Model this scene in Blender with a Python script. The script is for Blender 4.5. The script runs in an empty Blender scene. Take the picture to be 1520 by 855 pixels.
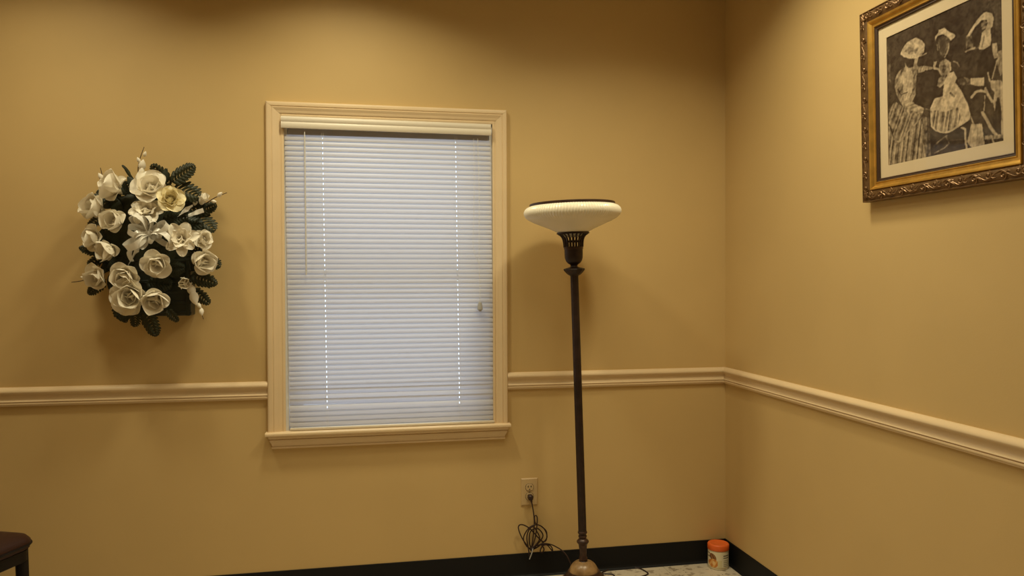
import bpy, math, random
import numpy as np
from mathutils import Vector, Matrix, Euler

random.seed(11)
SC = bpy.context.scene
COL = SC.collection
PI = math.pi

# ---------------------------------------------------------------- camera
D = 3.25            # back wall
XC = 1.615          # right wall
XL = -1.80          # left wall
YF = -1.70          # wall behind the camera
HC = 2.70           # ceiling
EYE = 1.2825
YAW, PITCH, ROLL, FPX = 0.1925, 0.01234, -0.00347, 1150.0

_f = Vector((math.sin(YAW) * math.cos(PITCH), math.cos(YAW) * math.cos(PITCH), -math.sin(PITCH)))
_r = Vector((math.cos(YAW), -math.sin(YAW), 0))
_u = _r.cross(_f)
RGT = math.cos(ROLL) * _r + math.sin(ROLL) * _u
UPV = -math.sin(ROLL) * _r + math.cos(ROLL) * _u
cam_d = bpy.data.cameras.new('camera')
cam = bpy.data.objects.new('camera', cam_d)
COL.objects.link(cam)
m = Matrix.Identity(4)
for i in range(3):
    m[i][0], m[i][1], m[i][2] = RGT[i], UPV[i], -_f[i]
m[0][3], m[1][3], m[2][3] = 0, 0, EYE
cam.matrix_world = m
cam_d.sensor_width = 36
cam_d.lens = 36 * FPX / 1520
cam_d.clip_start = 0.02
SC.camera = cam

# ---------------------------------------------------------------- world, exposure
w = bpy.data.worlds.new('overcast_sky')
SC.world = w
w.use_nodes = True
bg = w.node_tree.nodes['Background']
bg.inputs[0].default_value = (0.76, 0.87, 1.0, 1)
bg.inputs[1].default_value = 1.55
SC.view_settings.view_transform = 'Standard'
SC.view_settings.look = 'None'
SC.view_settings.gamma = 1.0
SC.view_settings.use_curve_mapping = False
SC.view_settings.exposure = -0.06

# ceiling fixtures: (kind, x, y, watts); built below as real lamps with their own light
WARM = (1.0, 0.90, 0.60)
TROFFERS = [(0.70, 1.80, 9.5), (-0.75, -0.10, 2.8)]
CANS = [(-0.06, 2.62, 9.0), (-1.12, 2.60, 7.0), (1.08, 2.24, 8.8)]
TROFFER_SPREAD = 148
CAN_SPREAD = 132


def at(px, py, y):
    """point of the room at depth y (parallel to the back wall) seen at a photo position"""
    d = _f + RGT * ((px - 760) / FPX) + UPV * ((427.5 - py) / FPX)
    return Vector((0, 0, EYE)) + d * (y / d.y)


# ---------------------------------------------------------------- materials
def mat(name, col, rough=0.6, metal=0.0, spec=0.5, noise=0.0, nscale=20.0, bump=0.0, bscale=60.0, col2=None, coat=0.0):
    M = bpy.data.materials.new(name)
    M.use_nodes = True
    nt = M.node_tree
    b = nt.nodes['Principled BSDF']
    b.inputs['Base Color'].default_value = (*col, 1)
    b.inputs['Roughness'].default_value = rough
    b.inputs['Metallic'].default_value = metal
    b.inputs['Specular IOR Level'].default_value = spec
    b.inputs['Coat Weight'].default_value = coat
    tc = nt.nodes.new('ShaderNodeTexCoord')
    if noise > 0 or col2:
        n = nt.nodes.new('ShaderNodeTexNoise')
        n.inputs['Scale'].default_value = nscale
        n.inputs['Detail'].default_value = 4
        nt.links.new(tc.outputs['Object'], n.inputs['Vector'])
        rp = nt.nodes.new('ShaderNodeValToRGB')
        c2 = col2 or tuple(min(1, c * (1 + noise)) for c in col)
        c1 = col if col2 else tuple(c * (1 - noise) for c in col)
        rp.color_ramp.elements[0].position = 0.35
        rp.color_ramp.elements[1].position = 0.65
        rp.color_ramp.elements[0].color = (*c1, 1)
        rp.color_ramp.elements[1].color = (*c2, 1)
        nt.links.new(n.outputs['Fac'], rp.inputs['Fac'])
        nt.links.new(rp.outputs['Color'], b.inputs['Base Color'])
    if bump > 0:
        n2 = nt.nodes.new('ShaderNodeTexNoise')
        n2.inputs['Scale'].default_value = bscale
        n2.inputs['Detail'].default_value = 3
        nt.links.new(tc.outputs['Object'], n2.inputs['Vector'])
        bp = nt.nodes.new('ShaderNodeBump')
        bp.inputs['Strength'].default_value = bump
        bp.inputs['Distance'].default_value = 0.002
        nt.links.new(n2.outputs['Fac'], bp.inputs['Height'])
        nt.links.new(bp.outputs['Normal'], b.inputs['Normal'])
    return M


def mat_attr(name, rough=0.6, spec=0.4):
    M = mat(name, (1, 1, 1), rough, spec=spec)
    nt = M.node_tree
    a = nt.nodes.new('ShaderNodeAttribute')
    a.attribute_name = 'print'
    nt.links.new(a.outputs['Color'], nt.nodes['Principled BSDF'].inputs['Base Color'])
    return M


def mat_translucent(name, col, tcol, fac, rough=0.5, spec=0.3):
    M = mat(name, col, rough, spec=spec)
    nt = M.node_tree
    b = nt.nodes['Principled BSDF']
    t = nt.nodes.new('ShaderNodeBsdfTranslucent')
    t.inputs['Color'].default_value = (*tcol, 1)
    mx = nt.nodes.new('ShaderNodeMixShader')
    mx.inputs[0].default_value = fac
    nt.links.new(b.outputs[0], mx.inputs[1])
    nt.links.new(t.outputs[0], mx.inputs[2])
    nt.links.new(mx.outputs[0], nt.nodes['Material Output'].inputs[0])
    return M


def mat_glass(name):
    M = bpy.data.materials.new(name)
    M.use_nodes = True
    nt = M.node_tree
    nt.nodes.remove(nt.nodes['Principled BSDF'])
    tr = nt.nodes.new('ShaderNodeBsdfTransparent')
    gl = nt.nodes.new('ShaderNodeBsdfGlossy')
    gl.inputs['Roughness'].default_value = 0.03
    lw = nt.nodes.new('ShaderNodeLayerWeight')
    lw.inputs['Blend'].default_value = 0.5
    pw = nt.nodes.new('ShaderNodeMath')
    pw.operation = 'POWER'
    pw.inputs[1].default_value = 5.0
    nt.links.new(lw.outputs['Facing'], pw.inputs[0])
    fr = nt.nodes.new('ShaderNodeMath')
    fr.operation = 'MULTIPLY_ADD'
    fr.inputs[1].default_value = 0.95
    fr.inputs[2].default_value = 0.022
    nt.links.new(pw.outputs[0], fr.inputs[0])
    mx = nt.nodes.new('ShaderNodeMixShader')
    nt.links.new(fr.outputs[0], mx.inputs[0])
    nt.links.new(tr.outputs[0], mx.inputs[1])
    nt.links.new(gl.outputs[0], mx.inputs[2])
    nt.links.new(mx.outputs[0], nt.nodes['Material Output'].inputs[0])
    return M


def mat_emit(name, col, s):
    M = bpy.data.materials.new(name)
    M.use_nodes = True
    nt = M.node_tree
    nt.nodes.remove(nt.nodes['Principled BSDF'])
    e = nt.nodes.new('ShaderNodeEmission')
    e.inputs[0].default_value = (*col, 1)
    e.inputs[1].default_value = s
    nt.links.new(e.outputs[0], nt.nodes['Material Output'].inputs[0])
    return M


def mat_floor():
    M = mat('vinyl_tile', (0.62, 0.54, 0.42), 0.35, spec=0.4)
    nt = M.node_tree
    b = nt.nodes['Principled BSDF']
    tc = nt.nodes.new('ShaderNodeTexCoord')
    geo = nt.nodes.new('ShaderNodeNewGeometry')
    mix1 = nt.nodes.new('ShaderNodeMixRGB')
    mix2 = nt.nodes.new('ShaderNodeMixRGB')
    for mx, sc, lo, hi, col in ((mix1, 28, 0.56, 0.62, (0.36, 0.29, 0.21, 1)), (mix2, 75, 0.66, 0.69, (0.07, 0.055, 0.04, 1))):
        n = nt.nodes.new('ShaderNodeTexNoise')
        n.inputs['Scale'].default_value = sc
        n.inputs['Detail'].default_value = 2
        nt.links.new(geo.outputs['Position'], n.inputs['Vector'])
        rp = nt.nodes.new('ShaderNodeValToRGB')
        rp.color_ramp.elements[0].position = lo
        rp.color_ramp.elements[1].position = hi
        nt.links.new(n.outputs['Fac'], rp.inputs['Fac'])
        nt.links.new(rp.outputs['Color'], mx.inputs[0])
        mx.inputs[2].default_value = col
    mix1.inputs[1].default_value = (0.62, 0.54, 0.42, 1)
    nt.links.new(mix1.outputs[0], mix2.inputs[1])
    nt.links.new(mix2.outputs[0], b.inputs['Base Color'])
    return M


MT = {}
MT['wall'] = mat('tan_wall_paint', (0.60, 0.425, 0.190), 0.55, spec=0.25, noise=0.02, nscale=3, bump=0.08, bscale=220)
MT['ceil'] = mat('ceiling_paint', (0.62, 0.56, 0.46), 0.9, bump=0.2, bscale=90)
MT['trim'] = mat('cream_trim_paint', (0.75, 0.575, 0.36), 0.38, spec=0.4, noise=0.02, nscale=9, bump=0.05, bscale=80)
MT['vinyl_base'] = mat('black_cove_base', (0.008, 0.008, 0.009), 0.55, spec=0.2, bump=0.05, bscale=40)
MT['tile'] = mat_floor()
MT['slab'] = mat('tile_adhesive', (0.12, 0.10, 0.08), 0.9)
MT['sash'] = mat('white_sash', (0.78, 0.78, 0.78), 0.4)
MT['glass'] = mat_glass('clear_pane')
MT['slat'] = mat_translucent('vinyl_slat', (0.62, 0.575, 0.52), (0.76, 0.80, 0.90), 0.34, rough=0.4, spec=0.4)
MT['headrail'] = mat('shaded_enamel_rail', (0.42, 0.41, 0.42), 0.4, spec=0.4)  # headrail colour darkened to paint in the valance's shadow
MT['vinyl_white'] = mat('ivory_vinyl', (0.70, 0.63, 0.52), 0.4, spec=0.4)
MT['wand'] = mat('clear_wand_plastic', (0.62, 0.60, 0.57), 0.3, spec=0.5)
MT['cord_white'] = mat('white_cord', (0.72, 0.70, 0.66), 0.7)
MT['clear_plastic'] = mat('smoky_plastic', (0.42, 0.42, 0.42), 0.25, spec=0.6)
MT['bronze'] = mat('dark_bronze', (0.026, 0.013, 0.010), 0.45, metal=0.3, spec=0.5, noise=0.25, nscale=40, bump=0.15, bscale=120)
MT['bronze2'] = mat('brown_bronze', (0.055, 0.028, 0.020), 0.40, metal=0.35, spec=0.5, noise=0.25, nscale=50, bump=0.1, bscale=120)
MT['onyx'] = mat('tan_onyx', (0.17, 0.095, 0.040), 0.3, spec=0.45, nscale=26, col2=(0.36, 0.225, 0.10))
MT['opal'] = mat_translucent('opal_glass', (0.90, 0.83, 0.68), (0.9, 0.8, 0.62), 0.05, rough=0.22, spec=0.5)
MT['ivory'] = mat('ivory_plate', (0.54, 0.385, 0.195), 0.35, spec=0.4)
MT['ivory_face'] = mat('ivory_receptacle', (0.54, 0.385, 0.195), 0.35, spec=0.4)
MT['dark'] = mat('dark_slot', (0.01, 0.008, 0.006), 0.8)
MT['cable'] = mat('brown_cable', (0.030, 0.013, 0.011), 0.45, spec=0.4)
MT['screw'] = mat('screw_metal', (0.45, 0.38, 0.26), 0.35, metal=0.8)
MT['gold'] = mat('gilt', (0.62, 0.36, 0.075), 0.33, metal=0.75, spec=0.5, noise=0.12, nscale=30)
MT['antique'] = mat('antique_bronze_gilt', (0.125, 0.066, 0.026), 0.42, metal=0.45, nscale=60, col2=(0.19, 0.105, 0.04), bump=0.35, bscale=150)
MT['scroll'] = mat('worn_gilt_relief', (0.20, 0.108, 0.045), 0.42, metal=0.5, noise=0.2, nscale=60)
MT['lip'] = mat('dark_brown_lip', (0.055, 0.028, 0.016), 0.4)
MT['mat'] = mat('cream_mat_board', (0.69, 0.555, 0.365), 0.8)
MT['print'] = mat_attr('sepia_print', 0.7, 0.12)
MT['petal'] = mat_translucent('silk_petal', (0.95, 0.89, 0.76), (0.92, 0.84, 0.68), 0.18, rough=0.6, spec=0.2)
MT['petal_cream'] = mat_translucent('cream_silk_petal', (0.95, 0.86, 0.58), (0.92, 0.80, 0.50), 0.18, rough=0.6, spec=0.2)
MT['heart'] = mat('flower_heart', (0.62, 0.54, 0.36), 0.7)
MT['leaf'] = mat('dark_fern_green', (0.028, 0.031, 0.013), 0.5, spec=0.4, noise=0.3, nscale=30)
MT['leafb'] = mat('deep_green', (0.022, 0.027, 0.014), 0.5, spec=0.35, noise=0.3, nscale=30)
MT['stem'] = mat('brown_stem', (0.055, 0.028, 0.016), 0.6)
MT['ribbon'] = mat_translucent('satin_ribbon', (0.86, 0.83, 0.76), (0.8, 0.76, 0.68), 0.12, rough=0.27, spec=0.6)
MT['basket'] = mat('dark_green_plastic', (0.018, 0.022, 0.014), 0.4, spec=0.4)
MT['seat'] = mat('brown_leatherette', (0.032, 0.011, 0.007), 0.5, spec=0.25, bump=0.1, bscale=120)
MT['chair_frame'] = mat('dark_brown_wood', (0.008, 0.005, 0.004), 0.5, spec=0.2, noise=0.2, nscale=20)
MT['orange'] = mat('orange_plastic', (0.80, 0.145, 0.025), 0.4, spec=0.4)
MT['label'] = mat_attr('printed_label', 0.4, 0.4)
MT['jar'] = mat('cream_plastic', (0.74, 0.66, 0.46), 0.4)
MT['white_metal'] = mat('white_enamel', (0.75, 0.74, 0.70), 0.4)
MT['tube'] = mat_emit('lamp_diffuser', WARM, 0.8)


# ---------------------------------------------------------------- mesh helpers
class MB:
    def __init__(self):
        self.v, self.f = [], []

    def add(self, vs, fs):
        n = len(self.v)
        self.v += [tuple(p) for p in vs]
        self.f += [tuple(i + n for i in q) for q in fs]
        return self

    def box(self, x0, x1, y0, y1, z0, z1):
        vs = [(x, y, z) for z in (z0, z1) for y in (y0, y1) for x in (x0, x1)]
        return self.add(vs, [(0, 2, 3, 1), (4, 5, 7, 6), (0, 1, 5, 4), (2, 6, 7, 3), (0, 4, 6, 2), (1, 3, 7, 5)])

    def bbox(self, x0, x1, y0, y1, z0, z1, b):
        """box with chamfered edges"""
        vs, fs = [], []
        X, Y, Z = (x0, x1), (y0, y1), (z0, z1)
        idx = {}
        for i in (0, 1):
            for j in (0, 1):
                for k in (0, 1):
                    for a in range(3):
                        p = [X[i], Y[j], Z[k]]
                        s = [1 if i == 0 else -1, 1 if j == 0 else -1, 1 if k == 0 else -1]
                        for c in range(3):
                            if c != a:
                                p[c] += s[c] * b
                        idx[(i, j, k, a)] = len(vs)
                        vs.append(p)
        for a in range(3):
            o = [c for c in range(3) if c != a]
            for side in (0, 1):
                q = []
                for (p, r) in ((0, 0), (1, 0), (1, 1), (0, 1)):
                    key = [0, 0, 0]
                    key[a], key[o[0]], key[o[1]] = side, p, r
                    q.append(idx[(*key, a)])
                fs.append(q if (side == 1) == (a != 1) else q[::-1])
        for a in range(3):
            o = [c for c in range(3) if c != a]
            for p in (0, 1):
                for r in (0, 1):
                    k0, k1 = [0, 0, 0], [0, 0, 0]
                    k0[a], k1[a] = 0, 1
                    for k in (k0, k1):
                        k[o[0]], k[o[1]] = p, r
                    fs.append([idx[(*k0, o[0])], idx[(*k1, o[0])], idx[(*k1, o[1])], idx[(*k0, o[1])]])
        for i in (0, 1):
            for j in (0, 1):
                for k in (0, 1):
                    fs.append([idx[(i, j, k, a)] for a in range(3)])
        return self.add(vs, fs)

    def lathe(self, prof, n=32, c=(0, 0), cap0=True, cap1=True, ripple=None):
        vs, fs = [], []
        for (r, z) in prof:
            for i in range(n):
                a = 2 * PI * i / n
                rr = r if not ripple else ripple(r, z, a)
                vs.append((c[0] + rr * math.cos(a), c[1] + rr * math.sin(a), z))
        for k in range(len(prof) - 1):
            for i in range(n):
                j = (i + 1) % n
                fs.append((k * n + i, k * n + j, (k + 1) * n + j, (k + 1) * n + i))
        if cap0:
            fs.append(tuple(range(n))[::-1])
        if cap1:
            fs.append(tuple((len(prof) - 1) * n + i for i in range(n)))
        return self.add(vs, fs)

    def tube(self, pts, r, n=8, closed=False, flat=1.0):
        pts = [Vector(p) for p in pts]
        rs = r if isinstance(r, (list, tuple)) else [r] * len(pts)
        N = len(pts)
        vs, fs = [], []
        ref = None
        for i, p in enumerate(pts):
            a = pts[(i - 1) % N] if (closed or i > 0) else p
            b = pts[(i + 1) % N] if (closed or i < N - 1) else p
            t = (b - a)
            t = t.normalized() if t.length > 1e-9 else Vector((0, 0, 1))
            if ref is None:
                ref = t.orthogonal().normalized()
            ref = (ref - t * ref.dot(t))
            ref = ref.normalized() if ref.length > 1e-6 else t.orthogonal().normalized()
            s = t.cross(ref)
            for k in range(n):
                an = 2 * PI * k / n
                vs.append(p + ref * (rs[i] * math.cos(an)) + s * (rs[i] * flat * math.sin(an)))
        M = N if closed else N - 1
        for i in range(M):
            i2 = (i + 1) % N
            for k in range(n):
                k2 = (k + 1) % n
                fs.append((i * n + k, i * n + k2, i2 * n + k2, i2 * n + k))
        if not closed:
            fs.append(tuple(range(n))[::-1])
            fs.append(tuple((N - 1) * n + k for k in range(n)))
        return self.add(vs, fs)

    def ellipsoid(self, c, rx, ry, rz, n=12, mring=8):
        vs, fs = [(c[0], c[1], c[2] - rz)], []
        for k in range(1, mring):
            t = PI * k / mring
            for i in range(n):
                a = 2 * PI * i / n
                vs.append((c[0] + rx * math.sin(t) * math.cos(a), c[1] + ry * math.sin(t) * math.sin(a), c[2] - rz * math.cos(t)))
        vs.append((c[0], c[1], c[2] + rz))
        for i in range(n):
            j = (i + 1) % n
            fs.append((0, 1 + j, 1 + i))
            for k in range(mring - 2):
                fs.append((1 + k * n + i, 1 + k * n + j, 1 + (k + 1) * n + j, 1 + (k + 1) * n + i))
            fs.append((len(vs) - 1, 1 + (mring - 2) * n + i, 1 + (mring - 2) * n + j))
        return self.add(vs, fs)

    def sweep(self, rows):
        """rows: list of equal-length point rows -> quads, ends capped"""
        n = len(rows[0])
        vs = [p for r in rows for p in r]
        fs = []
        for i in range(len(rows) - 1):
            for k in range(n):
                k2 = (k + 1) % n
                fs.append((i * n + k, i * n + k2, (i + 1) * n + k2, (i + 1) * n + k))
        fs.append(tuple(range(n))[::-1])
        fs.append(tuple((len(rows) - 1) * n + k for k in range(n)))
        return self.add(vs, fs)

    def mesh(self, name, material, smooth=False):
        me = bpy.data.meshes.new(name)
        me.from_pydata(self.v, [], self.f)
        if material:
            me.materials.append(material)
        if smooth:
            me.polygons.foreach_set('use_smooth', [True] * len(me.polygons))
        me.update()
        import bmesh as _b
        bm = _b.new()
        bm.from_mesh(me)
        _b.ops.recalc_face_normals(bm, faces=bm.faces)
        bm.to_mesh(me)
        bm.free()
        if smooth:
            me.set_sharp_from_angle(angle=math.radians(42))
        return me


def link(name, me, parent=None, loc=(0, 0, 0), rot=(0, 0, 0), scale=(1, 1, 1)):
    o = bpy.data.objects.new(name, me)
    COL.objects.link(o)
    o.parent = parent
    o.location = loc
    o.rotation_euler = rot
    o.scale = scale
    return o


def obj(name, mb, m, parent=None, smooth=False, **k):
    return link(name, mb.mesh(name, m, smooth), parent, **k)


def struct(name, mb, m, smooth=False, label=None):
    o = obj(name, mb, m, None, smooth)
    o['kind'] = 'structure'
    if label:
        o['label'] = label
    return o


def thing(name, label, cat, loc=(0, 0, 0), rot=(0, 0, 0), group=None):
    o = bpy.data.objects.new(name, None)
    o.empty_display_size = 0.05
    COL.objects.link(o)
    o.location = loc
    o.rotation_euler = rot
    o['label'] = label
    o['category'] = cat
    if group:
        o['group'] = group
    return o


def catmull(pts, seg=8, closed=False):
    P = [Vector(p) for p in pts]
    N = len(P)
    out = []
    for i in range(N if closed else N - 1):
        p0 = P[(i - 1) % N] if closed or i > 0 else P[0]
        p1, p2 = P[i], P[(i + 1) % N]
        p3 = P[(i + 2) % N] if closed or i < N - 2 else P[-1]
        for s in range(seg):
            t = s / seg
            out.append(0.5 * ((2 * p1) + (p2 - p0) * t + (2 * p0 - 5 * p1 + 4 * p2 - p3) * t * t + (3 * p1 - p0 - 3 * p2 + p3) * t ** 3))
    if not closed:
        out.append(P[-1])
    return out


# ---------------------------------------------------------------- room shell
T = 0.16
OX0, OX1, OZ0, OZ1 = -0.301, 0.549, 0.668, 1.935     # window opening
wb = MB()
wb.box(XL - T, OX0, D, D + T, -0.05, HC + 0.1)
wb.box(OX1, XC + T, D, D + T, -0.05, HC + 0.1)
wb.box(OX0, OX1, D, D + T, -0.05, OZ0)
wb.box(OX0, OX1, D, D + T, OZ1, HC + 0.1)
struct('wall_back', wb, MT['wall'], label='tan painted wall with the window and chair rail')
struct('wall_right', MB().box(XC, XC + T, YF - T, D, -0.05, HC + 0.1), MT['wall'], label='tan painted side wall carrying the framed picture')
struct('wall_left', MB().box(XL - T, XL, YF - T, D, -0.05, HC + 0.1), MT['wall'])
struct('wall_front', MB().box(XL, XC, YF - T, YF, -0.05, HC + 0.1), MT['wall'])
struct('ceiling', MB().box(XL, XC, YF, D, HC, HC + 0.1), MT['ceil'])
fl = struct('floor', MB().box(XL, XC, YF, D, -0.05, -0.003), MT['slab'], label='speckled beige vinyl tile floor')
TS = 0.3048
tile_me = MB().bbox(0.0006, TS - 0.0006, 0.0006, TS - 0.0006, -0.003, 0.0, 0.0008).mesh('tile', MT['tile'])
ny = int((D - YF) / TS) + 1
nx = int((XC - XL) / TS) + 1
part_me = {}
for i in range(nx):
    for j in range(ny):
        x1, y1 = XC - i * TS, D - j * TS
        x0, y0 = max(XL, x1 - TS), max(YF, y1 - TS)
        if x1 - x0 < 0.01 or y1 - y0 < 0.01:
            continue
        link('tile', tile_me, fl, loc=(x0, y0, 0), scale=((x1 - x0) / TS, (y1 - y0) / TS, 1))

# chair rail
RAILP = [(0, 0.066), (0.006, 0.0665), (0.013, 0.063), (0.019, 0.057), (0.022, 0.051), (0.0215, 0.046), (0.018, 0.0425), (0.0125, 0.041),
         (0.0095, 0.036), (0.0085, 0.030), (0.0092, 0.023), (0.0120, 0.0165), (0.0155, 0.0125), (0.0155, 0.011), (0.0115, 0.0100),
         (0.0112, 0.0080), (0.0145, 0.0065), (0.0150, 0.0040), (0.0145, 0.0010), (0.011, -0.001), (0.010, -0.006), (0, -0.006)]


def rail_back(xa, xb, za, zb, ma=0, mb_=0):
    return MB().sweep([[(xa + ma * p, D - p, za + z) for p, z in RAILP], [(xb - mb_ * p, D - p, zb + z) for p, z in RAILP]])


struct('trim_1', rail_back(XL, -0.3708, 0.8110, 0.8050, 1, 0), MT['trim'], True, 'cream moulded chair rail left of the window')
struct('trim_2', rail_back(0.6100, XC, 0.8150, 0.8130, 0, 1), MT['trim'], True, 'cream moulded chair rail between window and corner')
struct('trim_3', MB().sweep([[(XC - p, D - p, 0.813 + z) for p, z in RAILP], [(XC - p, YF + p, 0.813 + z) for p, z in RAILP]]), MT['trim'], True,
       'cream moulded chair rail on the side wall')
struct('trim_4', MB().sweep([[(XL + p, D - p, 0.811 + z) for p, z in RAILP], [(XL + p, YF + p, 0.811 + z) for p, z in RAILP]]), MT['trim'], True)
BASEP = [(0, 0.1005), (0.0025, 0.1005), (0.0035, 0.0985), (0.0035, 0.016), (0.006, 0.008), (0.013, 0.002), (0.0155, 0.0004), (0, 0.0004)]
struct('baseboard_back', MB().sweep([[(XL + p, D - p, z) for p, z in BASEP], [(XC - p, D - p, z) for p, z in BASEP]]), MT['vinyl_base'], label='black vinyl cove base under the window')
struct('baseboard_right', MB().sweep([[(XC - p, D - p, z) for p, z in BASEP], [(XC - p, YF + p, z) for p, z in BASEP]]), MT['vinyl_base'])
struct('baseboard_left', MB().sweep([[(XL + p, D - p, z) for p, z in BASEP], [(XL + p, YF + p, z) for p, z in BASEP]]), MT['vinyl_base'])
struct('baseboard_front', MB().sweep([[(XL + p, YF + p, z) for p, z in BASEP], [(XC - p, YF + p, z) for p, z in BASEP]]), MT['vinyl_base'])

# ---------------------------------------------------------------- window
win = bpy.data.objects.new('window_1', None)
COL.objects.link(win)
win.location = (0.124, D, OZ0)
win['kind'] = 'structure'
win['label'] = 'double-hung window in cream moulded casing'
WL = Vector(win.location)


def wobj(name, mb, m, smooth=False):
    mb.v = [(a - WL.x, b - WL.y, c - WL.z) for a, b, c in mb.v]
    return obj(name, mb, m, win, smooth)


CASP = [(0, -0.001), (0, 0.010), (0.004, 0.0115), (0.010, 0.0115), (0.012, 0.0095), (0.015, 0.0095), (0.018, 0.0125), (0.026, 0.0135), (0.034, 0.0145),
        (0.040, 0.0175), (0.044, 0.0185), (0.046, 0.0165), (0.049, 0.0165), (0.051, 0.019), (0.062, 0.0205), (0.067, 0.0195), (0.0697, 0.016), (0.0697, -0.001)]
CB = 0.668
wobj('casing', MB().sweep([[(OX0 - u, D - v, CB) for u, v in CASP], [(OX0 - u, D - v, OZ1 + u * 0.86 - 0.0006) for u, v in CASP]]), MT['trim'], True)
wobj('casing', MB().sweep([[(OX1 + u * 0.88, D - v, CB) for u, v in CASP], [(OX1 + u * 0.88, D - v, OZ1 + u * 0.86 - 0.0006) for u, v in CASP]]), MT['trim'], True)
wobj('casing', MB().sweep([[(OX0 - u, D - v, OZ1 + u * 0.86) for u, v in CASP], [(OX1 + u * 0.88, D - v, OZ1 + u * 0.86) for u, v in CASP]]), MT['trim'], True)
# stool and apron
STO = [(-0.11, 0.668), (0.040, 0.668), (0.0455, 0.6655), (0.047, 0.6605), (0.0455, 0.6555), (0.040, 0.653), (-0.11, 0.653)]
wobj('sill', MB().sweep([[(-0.3785, D - p, z) for p, z in STO[1:6]] + [(-0.3785, D, 0.653), (-0.3785, D, 0.668)],
                         [(0.6185, D - p, z) for p, z in STO[1:6]] + [(0.6185, D, 0.653), (0.6185, D, 0.668)]]), MT['trim'], True)
APR = [(0.000, 0.653), (0.031, 0.653), (0.031, 0.647), (0.029, 0.643), (0.0235, 0.640), (0.0215, 0.638), (0.0250, 0.6365), (0.0245, 0.632), (0.0195, 0.624), (0.015, 0.617), (0.0125, 0.6095), (0.0105, 0.608), (0.0145, 0.606),
       (0.0145, 0.601), (0.0105, 0.5985), (0.000, 0.597)]
aw = lambda p: 0.022 - p * 0.7
wobj('apron', MB().sweep([[(-0.3680 + aw(p), D - p, z) for p, z in APR], [(0.6110 - aw(p), D - p, z) for p, z in APR]]), MT['trim'], True)
# jamb lining
for (a, b, c, d) in ((OX0 - 0.001, OX0 + 0.012, OZ0, OZ1), (OX1 - 0.012, OX1 + 0.001, OZ0, OZ1)):
    wobj('jamb', MB().box(a, b, D + 0.001, D + T, c, d), MT['sash'])
wobj('head_jamb', MB().box(OX0, OX1, D + 0.001, D + T, OZ1 - 0.012, OZ1 + 0.001), MT['sash'])
wobj('sill_board', MB().box(OX0, OX1, D, D + T + 0.03, OZ0 - 0.02, OZ0 + 0.0005), MT['trim'])
# sashes
for (z0, z1, y0) in ((1.275, OZ1 - 0.012, D + 0.105), (OZ0, 1.318, D + 0.070)):
    s = wobj('sash', MB().box(OX0 + 0.012, OX0 + 0.062, y0, y0 + 0.033, z0, z1).box(OX1 - 0.062, OX1 - 0.012, y0, y0 + 0.033, z0, z1)
             .box(OX0 + 0.062, OX1 - 0.062, y0, y0 + 0.033, z0, z0 + 0.045).box(OX0 + 0.062, OX1 - 0.062, y0, y0 + 0.033, z1 - 0.043, z1), MT['sash'])
    pm = MB().box(OX0 + 0.062, OX1 - 0.062, y0 + 0.015, y0 + 0.018, z0 + 0.045, z1 - 0.043)
    pm.v = [(a - WL.x, b - WL.y, c - WL.z) for a, b, c in pm.v]
    obj('pane', pm, MT['glass'], s)

# ---------------------------------------------------------------- ceiling lamps


def troffer(x, y, watts, label):
    t = thing('ceiling_light', label, 'ceiling light', (x, y, HC))
    hx, hy = 0.30, 0.60
    fr = MB()
    fr.box(-hx, hx, -hy, -hy + 0.03, -0.02, 0).box(-hx, hx, hy - 0.03, hy, -0.02, 0)
    fr.box(-hx, -hx + 0.03, -hy + 0.03, hy - 0.03, -0.02, 0).box(hx - 0.03, hx, -hy + 0.03, hy - 0.03, -0.02, 0)
    obj('frame', fr, MT['white_metal'], t)
    obj('diffuser', MB().box(-hx + 0.03, hx - 0.03, -hy + 0.03, hy - 0.03, -0.008, -0.001), MT['tube'], t)
    ld = bpy.data.lights.new('troffer_light', 'AREA')
    ld.shape = 'RECTANGLE'
    ld.size, ld.size_y = 2 * hx - 0.08, 2 * hy - 0.08
    ld.energy = watts
    ld.color = WARM
    ld.spread = math.radians(TROFFER_SPREAD)
    lo = link('troffer_light', ld, t, loc=(0, 0, -0.022))


def can(x, y, watts, label):
    t = thing('recessed_light', label, 'ceiling light', (x, y, HC))
    obj('trim_ring', MB().lathe([(0.115, -0.001), (0.135, -0.001), (0.138, -0.006), (0.132, -0.010), (0.117, -0.008)], 32, cap0=False, cap1=False), MT['white_metal'], t, True)
    obj('lens', MB().lathe([(0.114, -0.002), (0.09, -0.005), (0.0, -0.006)], 32, cap0=True, cap1=False), MT['tube'], t, True)
    ld = bpy.data.lights.new('can_light', 'AREA')
    ld.shape = 'DISK'
    ld.size = 0.22
    ld.energy = watts
    ld.color = WARM
    ld.spread = math.radians(CAN_SPREAD)
    link('can_light', ld, t, loc=(0, 0, -0.012))


troffer(*TROFFERS[0], 'rectangular ceiling light nearest the framed picture')
troffer(*TROFFERS[1], 'rectangular ceiling light farther from the window')
can(*CANS[0], 'round recessed ceiling light in front of the window')
can(*CANS[1], 'round recessed ceiling light above the flower arrangement')
can(*CANS[2], 'round recessed ceiling light beside the framed picture')

# ---------------------------------------------------------------- window blind
BY = D - 0.004
blind = thing('window_blind', 'closed white mini blind with ivory valance inside the cream window casing', 'blind', (0.124, BY, OZ0))
BL = Vector(blind.location)


def bobj(name, mb, m, smooth=False, parent=None):
    mb.v = [(a - BL.x, b - BL.y, c - BL.z) for a, b, c in mb.v]
    return obj(name, mb, m, parent or blind, smooth)


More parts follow.
